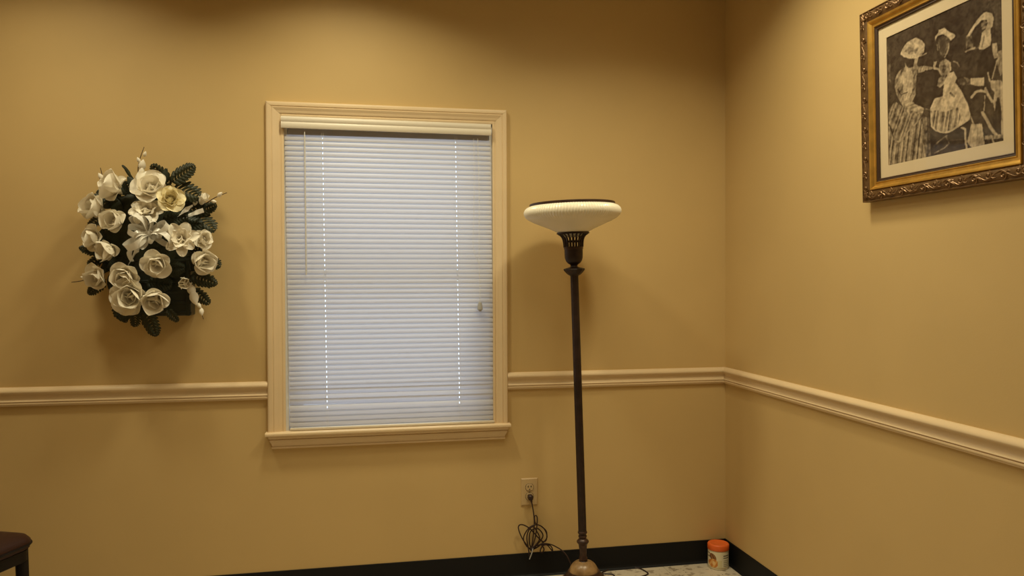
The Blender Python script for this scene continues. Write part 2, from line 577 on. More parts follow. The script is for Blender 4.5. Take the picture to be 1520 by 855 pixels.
# valance with two rounded ridges
VP = [(0.0, 1.9335), (0.004, 1.9345), (0.0075, 1.931), (0.0085, 1.924), (0.0085, 1.917), (0.006, 1.912), (0.0075, 1.9095), (0.0095, 1.904), (0.0095, 1.893),
      (0.0075, 1.8875), (0.003, 1.8865), (0.002, 1.8885), (0.0, 1.8885)]
YV = D - 0.0225
bobj('valance', MB().sweep([[(-0.3105, YV - p, z + 0.001) for p, z in VP], [(0.5405, YV - p, z - 0.003) for p, z in VP]]), MT['vinyl_white'], True)
bobj('valance_return', MB().box(-0.3105, -0.3085, YV, D - 0.012, 1.890, 1.934), MT['vinyl_white'])
bobj('valance_return', MB().box(0.5385, 0.5405, YV, D - 0.012, 1.886, 1.930), MT['vinyl_white'])
bobj('headrail', MB().box(-0.287, 0.5345, D + 0.000, D + 0.026, 1.8665, 1.905), MT['headrail'])
# slats
SL = 0.8395
HX = (-0.2715, 0.2715)
prof = []
W_, CR = 0.0252, 0.0028
for k in range(7):
    s = -1 + 2 * k / 6
    prof.append((s * W_ / 2, CR * (1 - s * s)))       # (along width, crown)
xs = [-SL / 2, -SL / 2 + 0.0015] + [HX[0] - 0.0019, HX[0] + 0.0019, 0.0, HX[1] - 0.0019, HX[1] + 0.0019] + [SL / 2 - 0.0015, SL / 2]


def slat_mesh(hole=True):
    b = MB()
    vs = []
    for ix, x in enumerate(xs):
        for kk, (wv, cv) in enumerate(prof):
            q = wv * (0.88 if ix in (0, len(xs) - 1) else 1)
            vs.append((x, -cv, q))
    fs = []
    n = len(prof)
    for i in range(len(xs) - 1):
        for k in range(n - 1):
            if hole and i in (2, 5) and k in (2, 3):
                continue
            fs.append((i * n + k, (i + 1) * n + k, (i + 1) * n + k + 1, i * n + k + 1))
    b.add(vs, fs)
    return b.mesh('slat', MT['slat'], True)


slat_me = slat_mesh()
slat_low = slat_mesh(False)
NS = 57
Z0, PITCHZ = 1.8670, 0.02068
rs = random.Random(5)
for i in range(NS):
    z = Z0 - i * PITCHZ
    fr = i / (NS - 1)
    x = 0.1215 + 0.0125 * fr
    tilt = 19 + rs.uniform(-1.2, 1.2)                 # degrees from vertical; closed with the lower edge towards the room
    dz, roll = 0, 0
    if i in (49, 51):
        tilt, dz, roll = 5, 0.001, 0.0010
    if i in (50, 52):
        tilt, dz, roll = -6, 0.004, 0.0014
    me = slat_me if i < NS - 3 else slat_low
    link('slat', me, blind, loc=(x - BL.x, 0, z + dz - BL.z - 0.012), rot=(-math.radians(tilt), roll + rs.uniform(-.0006, .0006), 0))
zb = Z0 - NS * PITCHZ - 0.002
bobj('bottom_rail', MB().bbox(0.1345 - SL / 2, 0.1345 + SL / 2, BY - 0.011, BY + 0.011, OZ0 + 0.001, OZ0 + 0.0125, 0.003), MT['vinyl_white'], True)
for hx in HX:
    for off in (-0.0065, 0.0065):
        bobj('ladder_cord', MB().tube([(0.1215 + hx + off * .6, BY - 0.0125, 1.876), (0.1215 + 0.006 + hx + off * .6, BY - 0.0135, 1.25), (0.134 + hx + off * .6, BY - 0.0125, OZ0 + 0.012)], 0.0005, 5),
             MT['cord_white'])
# tilt wand with hook
bobj('tilt_wand', MB().tube([(-0.2195, BY - 0.016, 1.8765), (-0.2195, BY - 0.020, 1.862), (-0.2192, BY - 0.020, 1.855), (-0.2165, BY - 0.019, 1.30)], [0.0014, 0.0016, 0.0030, 0.0030], 6), MT['wand'], True)
# pull cords and tassel
c1 = [at(703, 206, BY - .017), at(704, 260, BY - .018), at(703, 330, BY - .018), at(702, 360, BY - .018), at(705, 378, BY - .018), at(711, 391, BY - .018)]
c2 = [at(709, 206, BY - .017), at(711, 280, BY - .018), at(711, 391, BY - .018), at(712, 420, BY - .018), at(712.5, 449, BY - .018)]
bobj('pull_cord', MB().tube(catmull(c1), 0.0008, 5), MT['cord_white'])
bobj('pull_cord', MB().tube(catmull(c2), 0.0009, 5), MT['cord_white'])
tp = at(712.5, 453, BY - .018)
ta = MB().lathe([(0.003, 0.014), (0.006, 0.013), (0.0085, 0.004), (0.011, -0.012), (0.0115, -0.018), (0.008, -0.020), (0.004, -0.026)], 12)
ta.v = [(a + tp.x, b * .7 + tp.y, c + tp.z) for a, b, c in ta.v]
bobj('tassel', ta, MT['clear_plastic'], True)

# ---------------------------------------------------------------- floor lamp
LY = 2.97
lamp = thing('floor_lamp', 'tall dark bronze torchiere floor lamp with ribbed opal glass shade', 'floor lamp', (0.870, LY, 0), (0, math.radians(-1.72), 0))


def zl(py):
    return at(860, py, LY).z + 0.0006


K = 1 / 373.0
NF = 104


def opal_ripple(r, z, a):
    zt, zm = 1.567, 1.464
    f = (zt - z) / (zt - zm)
    tw = max(0, f - 0.5) * 0.55
    amp = 0.0020 * min(1, max(0.0, 1.25 - f)) * min(1, r / 0.1)
    d = amp * math.cos(NF * (a + tw)) if f < 0.62 else amp * 0.6 * (math.cos(NF * (a + tw)) + math.cos(NF * (a - tw)))
    return r + d


sp = [(0.020, zl(352)), (0.045, zl(348)), (0.066, zl(344)), (0.083, zl(340.5)), (0.104, zl(337)), (0.130, zl(333)), (0.152, zl(329.5)), (0.172, zl(325.5)), (0.185, zl(321.5)), (0.1905, zl(317.5)),
      (0.1910, zl(314)), (0.187, zl(310.5)), (0.180, zl(307.8)), (0.1705, zl(306.2)), (0.165, zl(305.6))]
inner = [(r - 0.004, z + 0.002) for r, z in sp[1:-1]][::-1]
shade = obj('shade', MB().lathe(sp + [(0.160, zl(305.6))] + inner, NF * 4, cap0=True, cap1=True, ripple=opal_ripple), MT['opal'], lamp, True)
obj('shade_rim', MB().lathe([(0.158, zl(305.4)), (0.1685, zl(305.6)), (0.1695, zl(304.5)), (0.1695, zl(302.6)), (0.167, zl(301.8)), (0.158, zl(302))], 64, cap0=False, cap1=False), MT['bronze2'], lamp, True)
# pierced cup
cup = MB()
cup.lathe([(0.036, zl(367)), (0.0365, zl(371)), (0.0365, zl(378)), (0.0355, zl(383)), (0.0315, zl(387.5)), (0.0245, zl(390.8)), (0.0165, zl(392.5)), (0.0135, zl(394.4)), (0.015, zl(395.8)),
           (0.012, zl(396.2))], 32, cap0=True, cap1=True)
obj('cup', cup, MT['bronze'], lamp, True)
obj('cup_band', MB().lathe([(0.0355, zl(366)), (0.0380, zl(366.5)), (0.0384, zl(368.5)), (0.0376, zl(370.2)), (0.036, zl(370.4))], 32, cap0=False, cap1=False), MT['bronze2'], lamp, True)
obj('cup_rim', MB().lathe([(0.054, zl(346.6)), (0.0635, zl(345.3)), (0.0655, zl(345.8)), (0.065, zl(347)), (0.058, zl(347.8)), (0.054, zl(347.6))], 32, cap0=False, cap1=False), MT['bronze'], lamp, True)
obj('cup_lattice', MB().lathe([(0.0362, zl(357.0)), (0.0384, zl(357.6)), (0.0384, zl(359)), (0.036, zl(359.5))], 32, cap0=False, cap1=False), MT['bronze'], lamp, True)
ribp = [(0.0585, 347), (0.050, 349), (0.0435, 352), (0.0395, 356), (0.0375, 361), (0.0365, 367)]
rib_me = MB().tube([(r, 0, zl(p)) for r, p in ribp], 0.0034, 6).mesh('rib', MT['bronze'], True)
for k in range(20):
    link('rib', rib_me, lamp, rot=(0, 0, 2 * PI * k / 20))
# knop
knop = [(0.013, 395.5), (0.020, 396.6), (0.032, 397.6), (0.0425, 398.8), (0.044, 400), (0.0405, 402.2), (0.033, 405.2), (0.026, 407.6), (0.0185, 409), (0.0165, 410)]
obj('knop', MB().lathe([(r, zl(p)) for r, p in knop], 12), MT['bronze'], lamp, False)


def flute(r, z, a):
    return r - 0.0011 * (0.5 + 0.5 * math.cos(12 * a))


obj('pole', MB().lathe([(0.0160, zl(409)), (0.0160, zl(500)), (0.0162, zl(650)), (0.0163, zl(789))], 72, ripple=flute), MT['bronze'], lamp, True)
col = [(0.0165, 788.5), (0.0185, 789.5), (0.0190, 791), (0.0165, 792.5), (0.0130, 793.5), (0.0165, 795), (0.0172, 796.8), (0.0150, 798.3), (0.0130, 799.3), (0.0180, 800.7), (0.0238, 803), (0.0245, 804.5),
       (0.0215, 806.5), (0.0175, 808), (0.0168, 810), (0.0150, 815), (0.0138, 822), (0.0140, 826), (0.0170, 828.5), (0.0178, 830.5), (0.0150, 832), (0.0200, 834), (0.0200, 836)]
obj('turned_column', MB().lathe([(r, zl(p)) for r, p in col], 32), MT['bronze2'], lamp, True)
dome = [(0.016, 833.0), (0.026, 833.4), (0.036, 835), (0.0455, 838), (0.0525, 841.5), (0.0570, 845), (0.0585, 847.5), (0.056, 849)]
obj('dome', MB().lathe([(r, zl(p)) for r, p in dome], 48), MT['onyx'], lamp, True)
base = [(0.054, zl(847.0)), (0.0625, zl(847.6)), (0.0655, zl(849.2)), (0.070, zl(852)), (0.080, zl(856)), (0.091, 0.078), (0.098, 0.060), (0.104, 0.042), (0.118, 0.034), (0.128, 0.026), (0.131, 0.014), (0.130, 0.004), (0.126, 0.0)]
obj('base', MB().lathe(base, 56, cap0=True, cap1=True), MT['bronze2'], lamp, True)

# ---------------------------------------------------------------- electrical outlet
oc = Vector((0.7060, D, 0.3650))
outlet = thing('electrical_outlet', 'ivory duplex wall outlet with a brown plug in its lower socket', 'outlet', oc)
pl = MB()
hw, hh = 0.0365, 0.0585
rows = []
pl.sweep([[(-hw, 0, -hh), (hw, 0, -hh), (hw, 0, hh), (-hw, 0, hh)], [(-hw, -0.003, -hh), (hw, -0.003, -hh), (hw, -0.003, hh), (-hw, -0.003, hh)],
          [(-hw + .004, -0.0058, -hh + .004), (hw - .004, -0.0058, -hh + .004), (hw - .004, -0.0058, hh - .004), (-hw + .004, -0.0058, hh - .004)]])
obj('cover_plate', pl, MT['ivory'], outlet)
for sz in (1, -1):
    ring, ring2, face = [], [], []
    rec = MB()
    N = 28

    def outline(sc, y):
        o = []
        for k in range(N):
            a = 2 * PI * k / N
            x, z = 0.0168 * math.cos(a), 0.0168 * math.sin(a)
            z = max(-0.0138, min(0.0138, z))
            o.append((x * sc, y, z * sc + sz * 0.0195))
        return o
    obj('socket_gap', MB().sweep([outline(1.10, -0.0054), outline(1.10, -0.0061)]), MT['dark'], outlet)
    r_ = obj('receptacle', MB().sweep([outline(1.0, -0.0052), outline(1.0, -0.0080), outline(0.95, -0.0086)]), MT['ivory_face'], outlet)
    if sz == 1:
        for dx, h in ((-0.0063, 0.0045), (0.0063, 0.0038)):
            obj('slot', MB().box(dx - 0.0019, dx + 0.0019, -0.0089, -0.0080, 0.0235 - h, 0.0235 + h), MT['dark'], r_)
        obj('slot', MB().tube([(0, -0.0082, 0.0115), (0, -0.0089, 0.0115)], 0.0027, 10), MT['dark'], r_)
obj('screw', MB().lathe([(0.0001, 0), (0.0030, 0), (0.0032, 0.001), (0.0001, 0.0016)], 12), MT['screw'], outlet, loc=(0, -0.0056, 0), rot=(PI / 2, 0, 0))

# ---------------------------------------------------------------- power cord
cord = thing('power_cord', 'dark brown lamp cord, plugged in and coiled in loops against the baseboard', 'cord', (0.7060, D - 0.02, 0.3455))
CL = Vector(cord.location)


def cobj(name, mb, m, smooth=True):
    mb.v = [(a - CL.x, b - CL.y, c - CL.z) for a, b, c in mb.v]
    return obj(name, mb, m, cord, smooth)


pz = 0.3455
cobj('plug', MB().bbox(0.7060 - 0.0105, 0.7060 + 0.0105, D - 0.036, D - 0.0088, pz - 0.010, pz + 0.011, 0.004).tube([(0.7080, D - 0.028, pz - 0.008), (0.7100, D - 0.031, pz - 0.020)], [0.006, 0.0035], 8), MT['cable'])


def cz(px, py, d):
    return at(px, py, D - d)


main = [(0.7095, D - 0.0305, pz - 0.018), cz(790.5, 752, .030), cz(792.5, 765, .028), cz(793, 780, .026), cz(791, 800, .026), cz(789, 817, .024), cz(797, 809, .022), cz(806, 795, .020), cz(797, 784, .018),
        cz(787, 790, .018), cz(786, 806, .020), cz(791, 815, .024), cz(803, 808, .028), cz(812, 797, .028), cz(806, 783, .030), cz(795, 779, .032), cz(784, 785, .030), cz(777, 799, .028), cz(782, 811, .026),
        cz(790, 815, .024)]
cobj('cord_strand', MB().tube(catmull(main, 7), 0.0027, 6), MT['cable'])
loop2 = [cz(789, 818, .022), cz(781, 808, .024), cz(774, 797, .026), cz(769.5, 784, .026), cz(772, 779, .026), cz(779, 780, .028), cz(788, 786, .030), cz(798, 797, .032), cz(806, 804, .032), cz(811, 801, .032),
         cz(811, 789, .032), cz(803, 781, .034), cz(795, 777, .034), cz(793.5, 767, .034), cz(796, 765.5, .034), cz(797.5, 770, .034), cz(796.5, 785, .034), cz(794, 800, .036), cz(789, 815, .034)]
cobj('cord_strand', MB().tube(catmull(loop2, 7), 0.0027, 6), MT['cable'])
loop3 = [cz(786, 826, .028), cz(784, 812, .036), cz(782, 798, .036), cz(785, 787, .036), cz(791, 782, .036), cz(797, 789, .038), cz(801, 799, .038), cz(796, 808, .036), cz(788, 815, .036), cz(795, 811, .034),
         cz(806, 807, .036), cz(817, 808, .040), cz(826, 812, .045), cz(834, 817, .060), at(842, 826, D - .085), at(850, 845, D - .10), at(856, 870, D - .10)]
cobj('cord_strand', MB().tube(catmull(loop3, 7), 0.0027, 6), MT['cable'])
loop4 = [cz(790, 815, .030), cz(797, 810, .030), cz(810, 808, .034), cz(818, 811, .034), cz(820, 818, .030), cz(812, 809, .040), cz(805, 811, .038), cz(802, 818, .034), cz(805, 820, .030), cz(807.5, 815, .030), cz(804, 809, .032)]
cobj('cord_strand', MB().tube(catmull(loop4, 7), 0.0027, 6), MT['cable'])
cobj('twist_tie', MB().tube(catmull([cz(791, 814, .042), cz(790, 819, .044), cz(788, 825, .040), cz(786, 830, .036)], 5), 0.0024, 6), MT['clear_plastic'])


def flr(px, py, z=0.003):
    d = _f + RGT * ((px - 760) / FPX) + UPV * ((427.5 - py) / FPX)
    return Vector((0, 0, EYE)) + d * ((z - EYE) / d.z)


f1 = [flr(880, 856), flr(891, 851), flr(899, 847.5), flr(905, 845), flr(915, 843), flr(935, 842), flr(950, 844), flr(961, 850), flr(960, 853), flr(948, 857), flr(930, 861)]
cobj('cord_strand', MB().tube(catmull(f1, 7), 0.0029, 6), MT['cable'])
f2 = [flr(884, 853), flr(897, 851.5), flr(907, 852), flr(912, 855), flr(905, 860)]
cobj('cord_strand', MB().tube(catmull(f2, 7), 0.0029, 6), MT['cable'])

# ---------------------------------------------------------------- framed picture
FW, FH = 0.648, 0.602
pic = thing('framed_picture', 'sepia picture of three women in hats and a child, in ornate gilt frame', 'picture', (XC - 0.003, 2.2345 - FW / 2, 1.5225), (math.radians(1.25), 0, math.radians(-90)))
# local: x right, y into the wall, z up
TF = 0.030
PW, PH = 0.436, 0.392
mats = 0.036     # mat board visible width
IX, IZ = PW / 2 + mats, PH / 2 + mats
ZC = FH / 2
bw_x = FW / 2 - IX
bw_z = FH / 2 - IZ


def frame_side(name, profile, sidx, m):
    """mitred moulding; profile (t: 0 inner .. 1 outer, v: height above wall)"""
    rows = []
    cs = [(-1, -1), (1, -1), (1, 1), (-1, 1)]
    for (sx, sz_) in (cs[sidx], cs[(sidx + 1) % 4]):
        rows.append([(sx * (IX + t * bw_x), -v, ZC + sz_ * (IZ + t * bw_z)) for t, v in profile])
    return obj(name, MB().sweep(rows), m, pic, True)


LIPP = [(0.00, 0.004), (0.00, 0.014), (0.03, 0.0155), (0.07, 0.0145), (0.10, 0.0165), (0.14, 0.0165), (0.14, 0.004)]
GOLDP = [(0.14, 0.004), (0.14, 0.0180), (0.16, 0.0195), (0.19, 0.0190), (0.21, 0.0175), (0.30, 0.0175), (0.36, 0.0215), (0.42, 0.0255), (0.46, 0.0260), (0.48, 0.0240), (0.48, 0.004)]
ORNP = [(0.48, 0.004), (0.48, 0.0215), (0.53, 0.0235), (0.62, 0.0270), (0.74, 0.0285), (0.85, 0.0265), (0.93, 0.0240), (0.95, 0.0265), (0.98, 0.0265), (1.0, 0.0240), (1.0, 0.0), (0.96, 0.0)]
for s in range(4):
    frame_side('inner_lip', LIPP, s, MT['lip'])
    frame_side('gilt_moulding', GOLDP, s, MT['gold'])
    frame_side('ornate_moulding', ORNP, s, MT['antique'])
obj('backing_board', MB().box(-IX - .02, IX + .02, -0.006, -0.002, ZC - IZ - .02, ZC + IZ + .02), MT['lip'], pic)


# carved scrolls
def scroll_pts(n=22, turns=1.25, r0=0.0022, r1=0.0135):
    pts = []
    for i in range(n):
        t = i / (n - 1)
        a = turns * 2 * PI * t
        r = r0 + (r1 - r0) * t
        pts.append((r * math.cos(a), -0.0005 * math.sin(t * PI), r * math.sin(a)))
    return pts


sc_a = MB().tube(scroll_pts(), [0.0014 + 0.0016 * math.sin(PI * min(1, (i + 3) / 24)) for i in range(22)], 5)
sc_a.tube([(0.0135, 0, 0), (0.019, -0.0005, 0.0035), (0.025, 0, 0.010)], [0.0028, 0.0022, 0.0008], 5)
sc_a.tube([(0.012, 0, -0.004), (0.020, -0.0005, -0.006), (0.0265, 0, -0.003)], [0.0022, 0.0024, 0.0008], 5)
sc_a.ellipsoid((0, -0.001, 0), 0.0026, 0.0022, 0.0026, 8, 5)
sc_me = sc_a.mesh('scroll', MT['scroll'], True)
le = MB()
for a, L in ((0.9, 0.013), (0.45, 0.017), (0, 0.019), (-0.45, 0.017), (-0.9, 0.013)):
    le.tube([(0, 0, 0), (math.cos(a) * L * .5, -0.0015, math.sin(a) * L * .5), (math.cos(a) * L, 0, math.sin(a) * L)], [0.0016, 0.0026, 0.0007], 5)
le.ellipsoid((-0.001, -0.001, 0), 0.003, 0.0025, 0.003, 8, 5)
leaf_me = le.mesh('acanthus_leaf', MT['scroll'], True)
tmid = 0.73
for s in range(4):
    horiz = s in (0, 2)
    L = (IX + tmid * bw_x) if horiz else (IZ + tmid * bw_z)
    off = (IZ + tmid * bw_z) if horiz else (IX + tmid * bw_x)
    n = 13 if horiz else 12
    for k in range(n):
        u = -L + (k + 0.5) / n * 2 * L
        flip = -1 if k % 2 else 1
        sg = {0: -1, 1: 1, 2: 1, 3: -1}[s]
        if horiz:
            loc = (u, -0.0278, ZC + sg * off + flip * 0.002)
            ry = 0
        else:
            loc = (sg * off + flip * 0.002, -0.0278, ZC + u)
            ry = PI / 2
        link('scroll', sc_me, pic, loc=loc, rot=(0, ry + (0.2 * flip), 0), scale=(0.9, 0.9, 0.9 * flip) if horiz else (0.78, 0.9, 0.78 * flip))
    wv = []
    nw = n * 10
    for k in range(nw + 1):
        u = -L * 0.97 + 1.94 * L * k / nw
        wo = off + 0.0095 * math.sin(k / nw * n * PI) * (1 if horiz else .72)
        sg = {0: -1, 1: 1, 2: 1, 3: -1}[s]
        wv.append((u, -0.0275, ZC + sg * wo) if horiz else (sg * wo, -0.0275, ZC + u))
    obj('vine', MB().tube(wv, 0.0017, 5), MT['scroll'], pic, True)
for sx in (-1, 1):
    for sz_ in (-1, 1):
        link('acanthus_leaf', leaf_me, pic, loc=(sx * (IX + .62 * bw_x), -0.028, ZC + sz_ * (IZ + .62 * bw_z)), rot=(0, -math.atan2(sz_, sx), 0), scale=(1.25, 1, 1.25))

# mat board with window, print behind, glass in front
mo = MB()
o_ = [(-IX - .008, -IZ - .008), (IX + .008, -IZ - .008), (IX + .008, IZ + .008), (-IX - .008, IZ + .008)]
i_ = [(-PW / 2, -PH / 2), (PW / 2, -PH / 2), (PW / 2, PH / 2), (-PW / 2, PH / 2)]
vs = [(x, -0.0098, z + ZC) for x, z in o_] + [(x, -0.0098, z + ZC) for x, z in i_] + [(x, -0.0078, z + ZC) for x, z in i_]
fs = [(i, (i + 1) % 4, 4 + (i + 1) % 4, 4 + i) for i in range(4)] + [(4 + i, 4 + (i + 1) % 4, 8 + (i + 1) % 4, 8 + i) for i in range(4)]
obj('mat_board', mo.add(vs, fs), MT['mat'], pic)

# the print, drawn on a fine grid of coloured faces
GW, GH = 250, 236
SRC = np.array([(40, 415), (1161, -83), (1183, 1375), (60, 1614)], float)     # sketch corners TL TR BR BL
DST = np.array([(0, 0), (1, 0), (1, 1), (0, 1)], float)
A, bb = [], []
for (u, v), (x, y) in zip(DST, SRC):
    A.append([u, v, 1, 0, 0, 0, -u * x, -v * x]); bb.append(x)
    A.append([0, 0, 0, u, v, 1, -u * y, -v * y]); bb.append(y)
hm = np.append(np.linalg.solve(np.array(A), np.array(bb)), 1).reshape(3, 3)
uu, vv = np.meshgrid((np.arange(GW) + .5) / GW, (np.arange(GH) + .5) / GH)
ww = hm[2, 0] * uu + hm[2, 1] * vv + 1
PX = (hm[0, 0] * uu + hm[0, 1] * vv + hm[0, 2]) / ww
PY = (hm[1, 0] * uu + hm[1, 1] * vv + hm[1, 2]) / ww
rng = np.random.default_rng(3)
canvas = np.full((GH, GW), 0.10) + 0.02 * np.sin(PX / 140) + 0.015 * rng.standard_normal((GH, GW))


def inside(poly):
    c = np.zeros(PX.shape, bool)
    n = len(poly)
    for i in range(n):
        x0, y0 = poly[i]
        x1, y1 = poly[(i + 1) % n]
        if y0 == y1:
            continue
        cond = ((PY >= min(y0, y1)) & (PY < max(y0, y1)))
        xi = x0 + (PY - y0) * (x1 - x0) / (y1 - y0)
        c ^= cond & (PX < xi)
    return c


def poly(val, pts, stripes=0.0, period=30.0, ang=0.0, mottle=0.0):
    k = inside(pts)
    v = np.full(PX.shape, val)
    if stripes:
        ph = (PX * math.cos(ang) + PY * math.sin(ang)) / period * 2 * PI
        v = v + stripes * np.sin(ph + 1.3 * np.sin(ph * .37)) + stripes * .4 * np.sin(ph * 2.3)
    if mottle:
        v = v + mottle * np.sin(PX / 11 + 2 * np.sin(PY / 17)) * np.sin(PY / 13 + 1.5 * np.sin(PX / 19))
    canvas[k] = np.clip(v, 0.03, 1)[k]


def stroke(val, pts, wd):
    dm = np.full(PX.shape, 1e9)
    for (x0, y0), (x1, y1) in zip(pts[:-1], pts[1:]):
        dx, dy = x1 - x0, y1 - y0
        t = np.clip(((PX - x0) * dx + (PY - y0) * dy) / (dx * dx + dy * dy + 1e-9), 0, 1)
        dm = np.minimum(dm, np.hypot(PX - x0 - t * dx, PY - y0 - t * dy))
    canvas[dm < wd / 2] = val


# background hints
poly(.20, [(42, 500), (75, 520), (80, 840), (48, 860)], mottle=.1)
poly(.15, [(1010, 60), (1160, -60), (1170, 520), (1100, 460), (1080, 180)], mottle=.05)
stroke(.22, [(1045, 40), (1020, 130)], 8)
stroke(.20, [(1110, 100), (1095, 330)], 9)
# left woman
poly(.42, [(60, 1230), (110, 1370), (160, 1390), (240, 1300), (350, 1190), (385, 1150), (400, 1400), (425, 1545), (60, 1620)], .20, 48, 0.12)
poly(.25, [(380, 1150), (450, 1160), (470, 1530), (420, 1545)], .08, 30)
poly(.40, [(62, 1090), (120, 1010), (200, 1060), (250, 1110), (385, 1130), (350, 1190), (240, 1300), (160, 1390), (110, 1370), (95, 1270), (58, 1210)], .16, 34, 0.35)
stroke(.55, [(110, 1370), (160, 1390), (240, 1300), (350, 1190)], 12)
poly(.46, [(122, 800), (160, 730), (215, 690), (290, 690), (345, 690), (330, 800), (320, 950), (290, 1010), (305, 1035), (402, 1075), (390, 1130), (250, 1115), (200, 1060), (140, 960), (120, 880)], .12, 60, 0.5)
poly(.74, [(190, 745), (280, 712), (302, 770), (290, 900), (250, 1000), (205, 955), (198, 850)], .05, 30, 0.2)
poly(.66, [(205, 960), (285, 1010), (402, 1068), (392, 1118), (260, 1090), (215, 1040)], .10, 40, 1.2)
stroke(.2, [(150, 900), (180, 950), (240, 925)], 10)
poly(.11, [(240, 610), (325, 610), (335, 650), (300, 690), (250, 700)])
poly(.58, [(215, 645), (246, 704), (300, 684), (312, 620), (348, 606), (335, 660), (345, 700), (290, 712), (228, 716)])
poly(.10, [(246, 625), (310, 622), (298, 678), (250, 694)])
poly(.50, [(335, 690), (400, 676), (480, 690), (500, 705), (430, 722), (350, 745)], .12, 22, 0.3)
poly(.68, [(176, 565), (200, 512), (235, 465), (290, 432), (330, 418), (382, 440), (412, 485), (404, 545), (378, 582), (330, 612), (260, 612), (205, 592)], mottle=.10)
poly(.40, [(210, 548), (250, 500), (310, 520), (350, 505), (330, 560), (270, 580)], mottle=.16)
stroke(.76, [(180, 568), (210, 592), (262, 606), (330, 602), (380, 574)], 10)
stroke(.6, [(370, 590), (425, 562)], 12)
poly(.14, [(402, 1072), (470, 1070), (515, 1100), (500, 1145), (420, 1145), (392, 1120)], mottle=.04)
stroke(.36, [(420, 1078), (505, 1100)], 6)
# centre woman
poly(.075, [(330, 760), (420, 720), (500, 705), (545, 715), (560, 800), (590, 880), (580, 960), (500, 985), (460, 1080), (400, 1070), (305, 1030), (320, 950)])
poly(.21, [(538, 440), (580, 398), (648, 420), (652, 480), (632, 560), (602, 605), (560, 572), (540, 500)])
poly(.13, [(555, 455), (600, 420), (615, 500), (590, 570), (560, 540)])
stroke(.58, [(642, 470), (640, 520), (622, 560), (604, 596)], 12)
stroke(.42, [(530, 480), (536, 530)], 10)
poly(.72, [(508, 452), (512, 405), (540, 372), (545, 345), (600, 327), (640, 360), (700, 384), (707, 405), (662, 442), (640, 416), (582, 382), (532, 402)], mottle=.05)
poly(.70, [(490, 690), (498, 642), (526, 638), (512, 688), (548, 702), (542, 718), (500, 714)])
stroke(.34, [(690, 636), (725, 650), (742, 684)], 14)
poly(.09, [(668, 650), (730, 668), (790, 780), (740, 800), (715, 760), (690, 735)])
# child
poly(.50, [(556, 645), (610, 608), (660, 640), (668, 700), (640, 765), (570, 772), (540, 722)], mottle=.14)
poly(.28, [(560, 660), (600, 640), (620, 700), (590, 750), (556, 720)], mottle=.1)
stroke(.72, [(612, 616), (650, 650), (660, 720)], 10)
poly(.45, [(530, 868), (545, 790), (580, 775), (640, 765), (640, 820), (590, 850), (560, 880)], mottle=.12)
poly(.78, [(640, 745), (690, 733), (722, 792), (705, 832), (762, 905), (822, 1025), (855, 1140), (840, 1182), (740, 1245), (655, 1292), (590, 1306), (510, 1282), (470, 1242), (465, 1180), (462, 1075), (505, 982), (582, 958),
           (592, 880), (600, 820)], .05, 50, 0.4)
poly(.52, [(470, 1100), (520, 1090), (600, 1105), (680, 1080), (730, 1060), (760, 1160), (730, 1230), (650, 1280), (590, 1296), (515, 1272), (478, 1235)], .22, 42, 0.15)
stroke(.78, [(472, 1240), (512, 1278), (590, 1302), (655, 1288), (740, 1241)], 10)
stroke(.35, [(660, 930), (690, 960)], 22)
# right woman
poly(.25, [(805, 400), (870, 360), (930, 380), (930, 515), (806, 545)], mottle=.03)
poly(.76, [(813, 405), (850, 350), (900, 270), (960, 200), (1000, 174), (1060, 190), (1076, 235), (1062, 310), (1042, 335), (1052, 420), (1042, 490), (980, 525), (930, 522), (950, 440), (962, 370), (1002, 332), (1016, 282),
           (1008, 250), (960, 252), (900, 312), (862, 372), (842, 400)], mottle=.05)
poly(.36, [(950, 290), (985, 255), (1010, 270), (1005, 325), (965, 345)], mottle=.16)
poly(.09, [(860, 385), (905, 320), (955, 268), (952, 330), (960, 370), (945, 440), (920, 510), (880, 500)])
stroke(.3, [(985, 400), (960, 510)], 9)
stroke(.62, [(806, 545), (890, 508)], 16)
poly(.06, [(960, 540), (1050, 480), (1075, 560), (1105, 620), (1060, 790), (960, 790), (900, 780), (930, 600)])
poly(.62, [(1060, 470), (1105, 463), (1117, 600), (1082, 607), (1066, 560)], mottle=.05)
poly(.46, [(1115, 542), (1162, 528), (1176, 720), (1142, 772), (1112, 690)], .08, 50, 0.2)
stroke(.60, [(1108, 625), (1062, 790)], 12)
poly(.74, [(850, 792), (985, 784), (982, 862), (905, 864), (848, 842)], .04, 30)
poly(.28, [(728, 800), (785, 790), (850, 800), (850, 845), (780, 865), (735, 835)], mottle=.14)
stroke(.5, [(790, 785), (840, 800)], 9)
stroke(.66, [(1020, 740), (1035, 815)], 14)
poly(.62, [(1045, 812), (1145, 808), (1178, 850), (1180, 1340), (1150, 1330), (1150, 1100), (1128, 960), (1100, 1000), (1088, 1110), (1068, 1010), (1085, 920), (1045, 880)], .08, 46)
poly(.08, [(1092, 1060), (1112, 960), (1135, 1010), (1148, 1310), (1085, 1290), (1060, 1180)])
stroke(.70, [(862, 968), (900, 920), (945, 905), (990, 915)], 22)
stroke(.66, [(995, 885), (1020, 945), (1060, 1005)], 26)
stroke(.62, [(990, 950), (988, 1010), (982, 1090)], 9)
stroke(.64, [(968, 1112), (1010, 1180), (1045, 1250), (1095, 1312)], 32)
poly(.5, [(985, 1325), (1180, 1310), (1182, 1345), (988, 1362)], .12, 40)
stroke(.6, [(1062, 1360), (1080, 1400)], 16)
poly(.66, [(858, 1216), (962, 1214), (990, 1415), (870, 1445), (815, 1385), (840, 1300)], .05, 30, 0.1)
stroke(.70, [(768, 1252), (802, 1266), (800, 1330), (815, 1450)], 20)
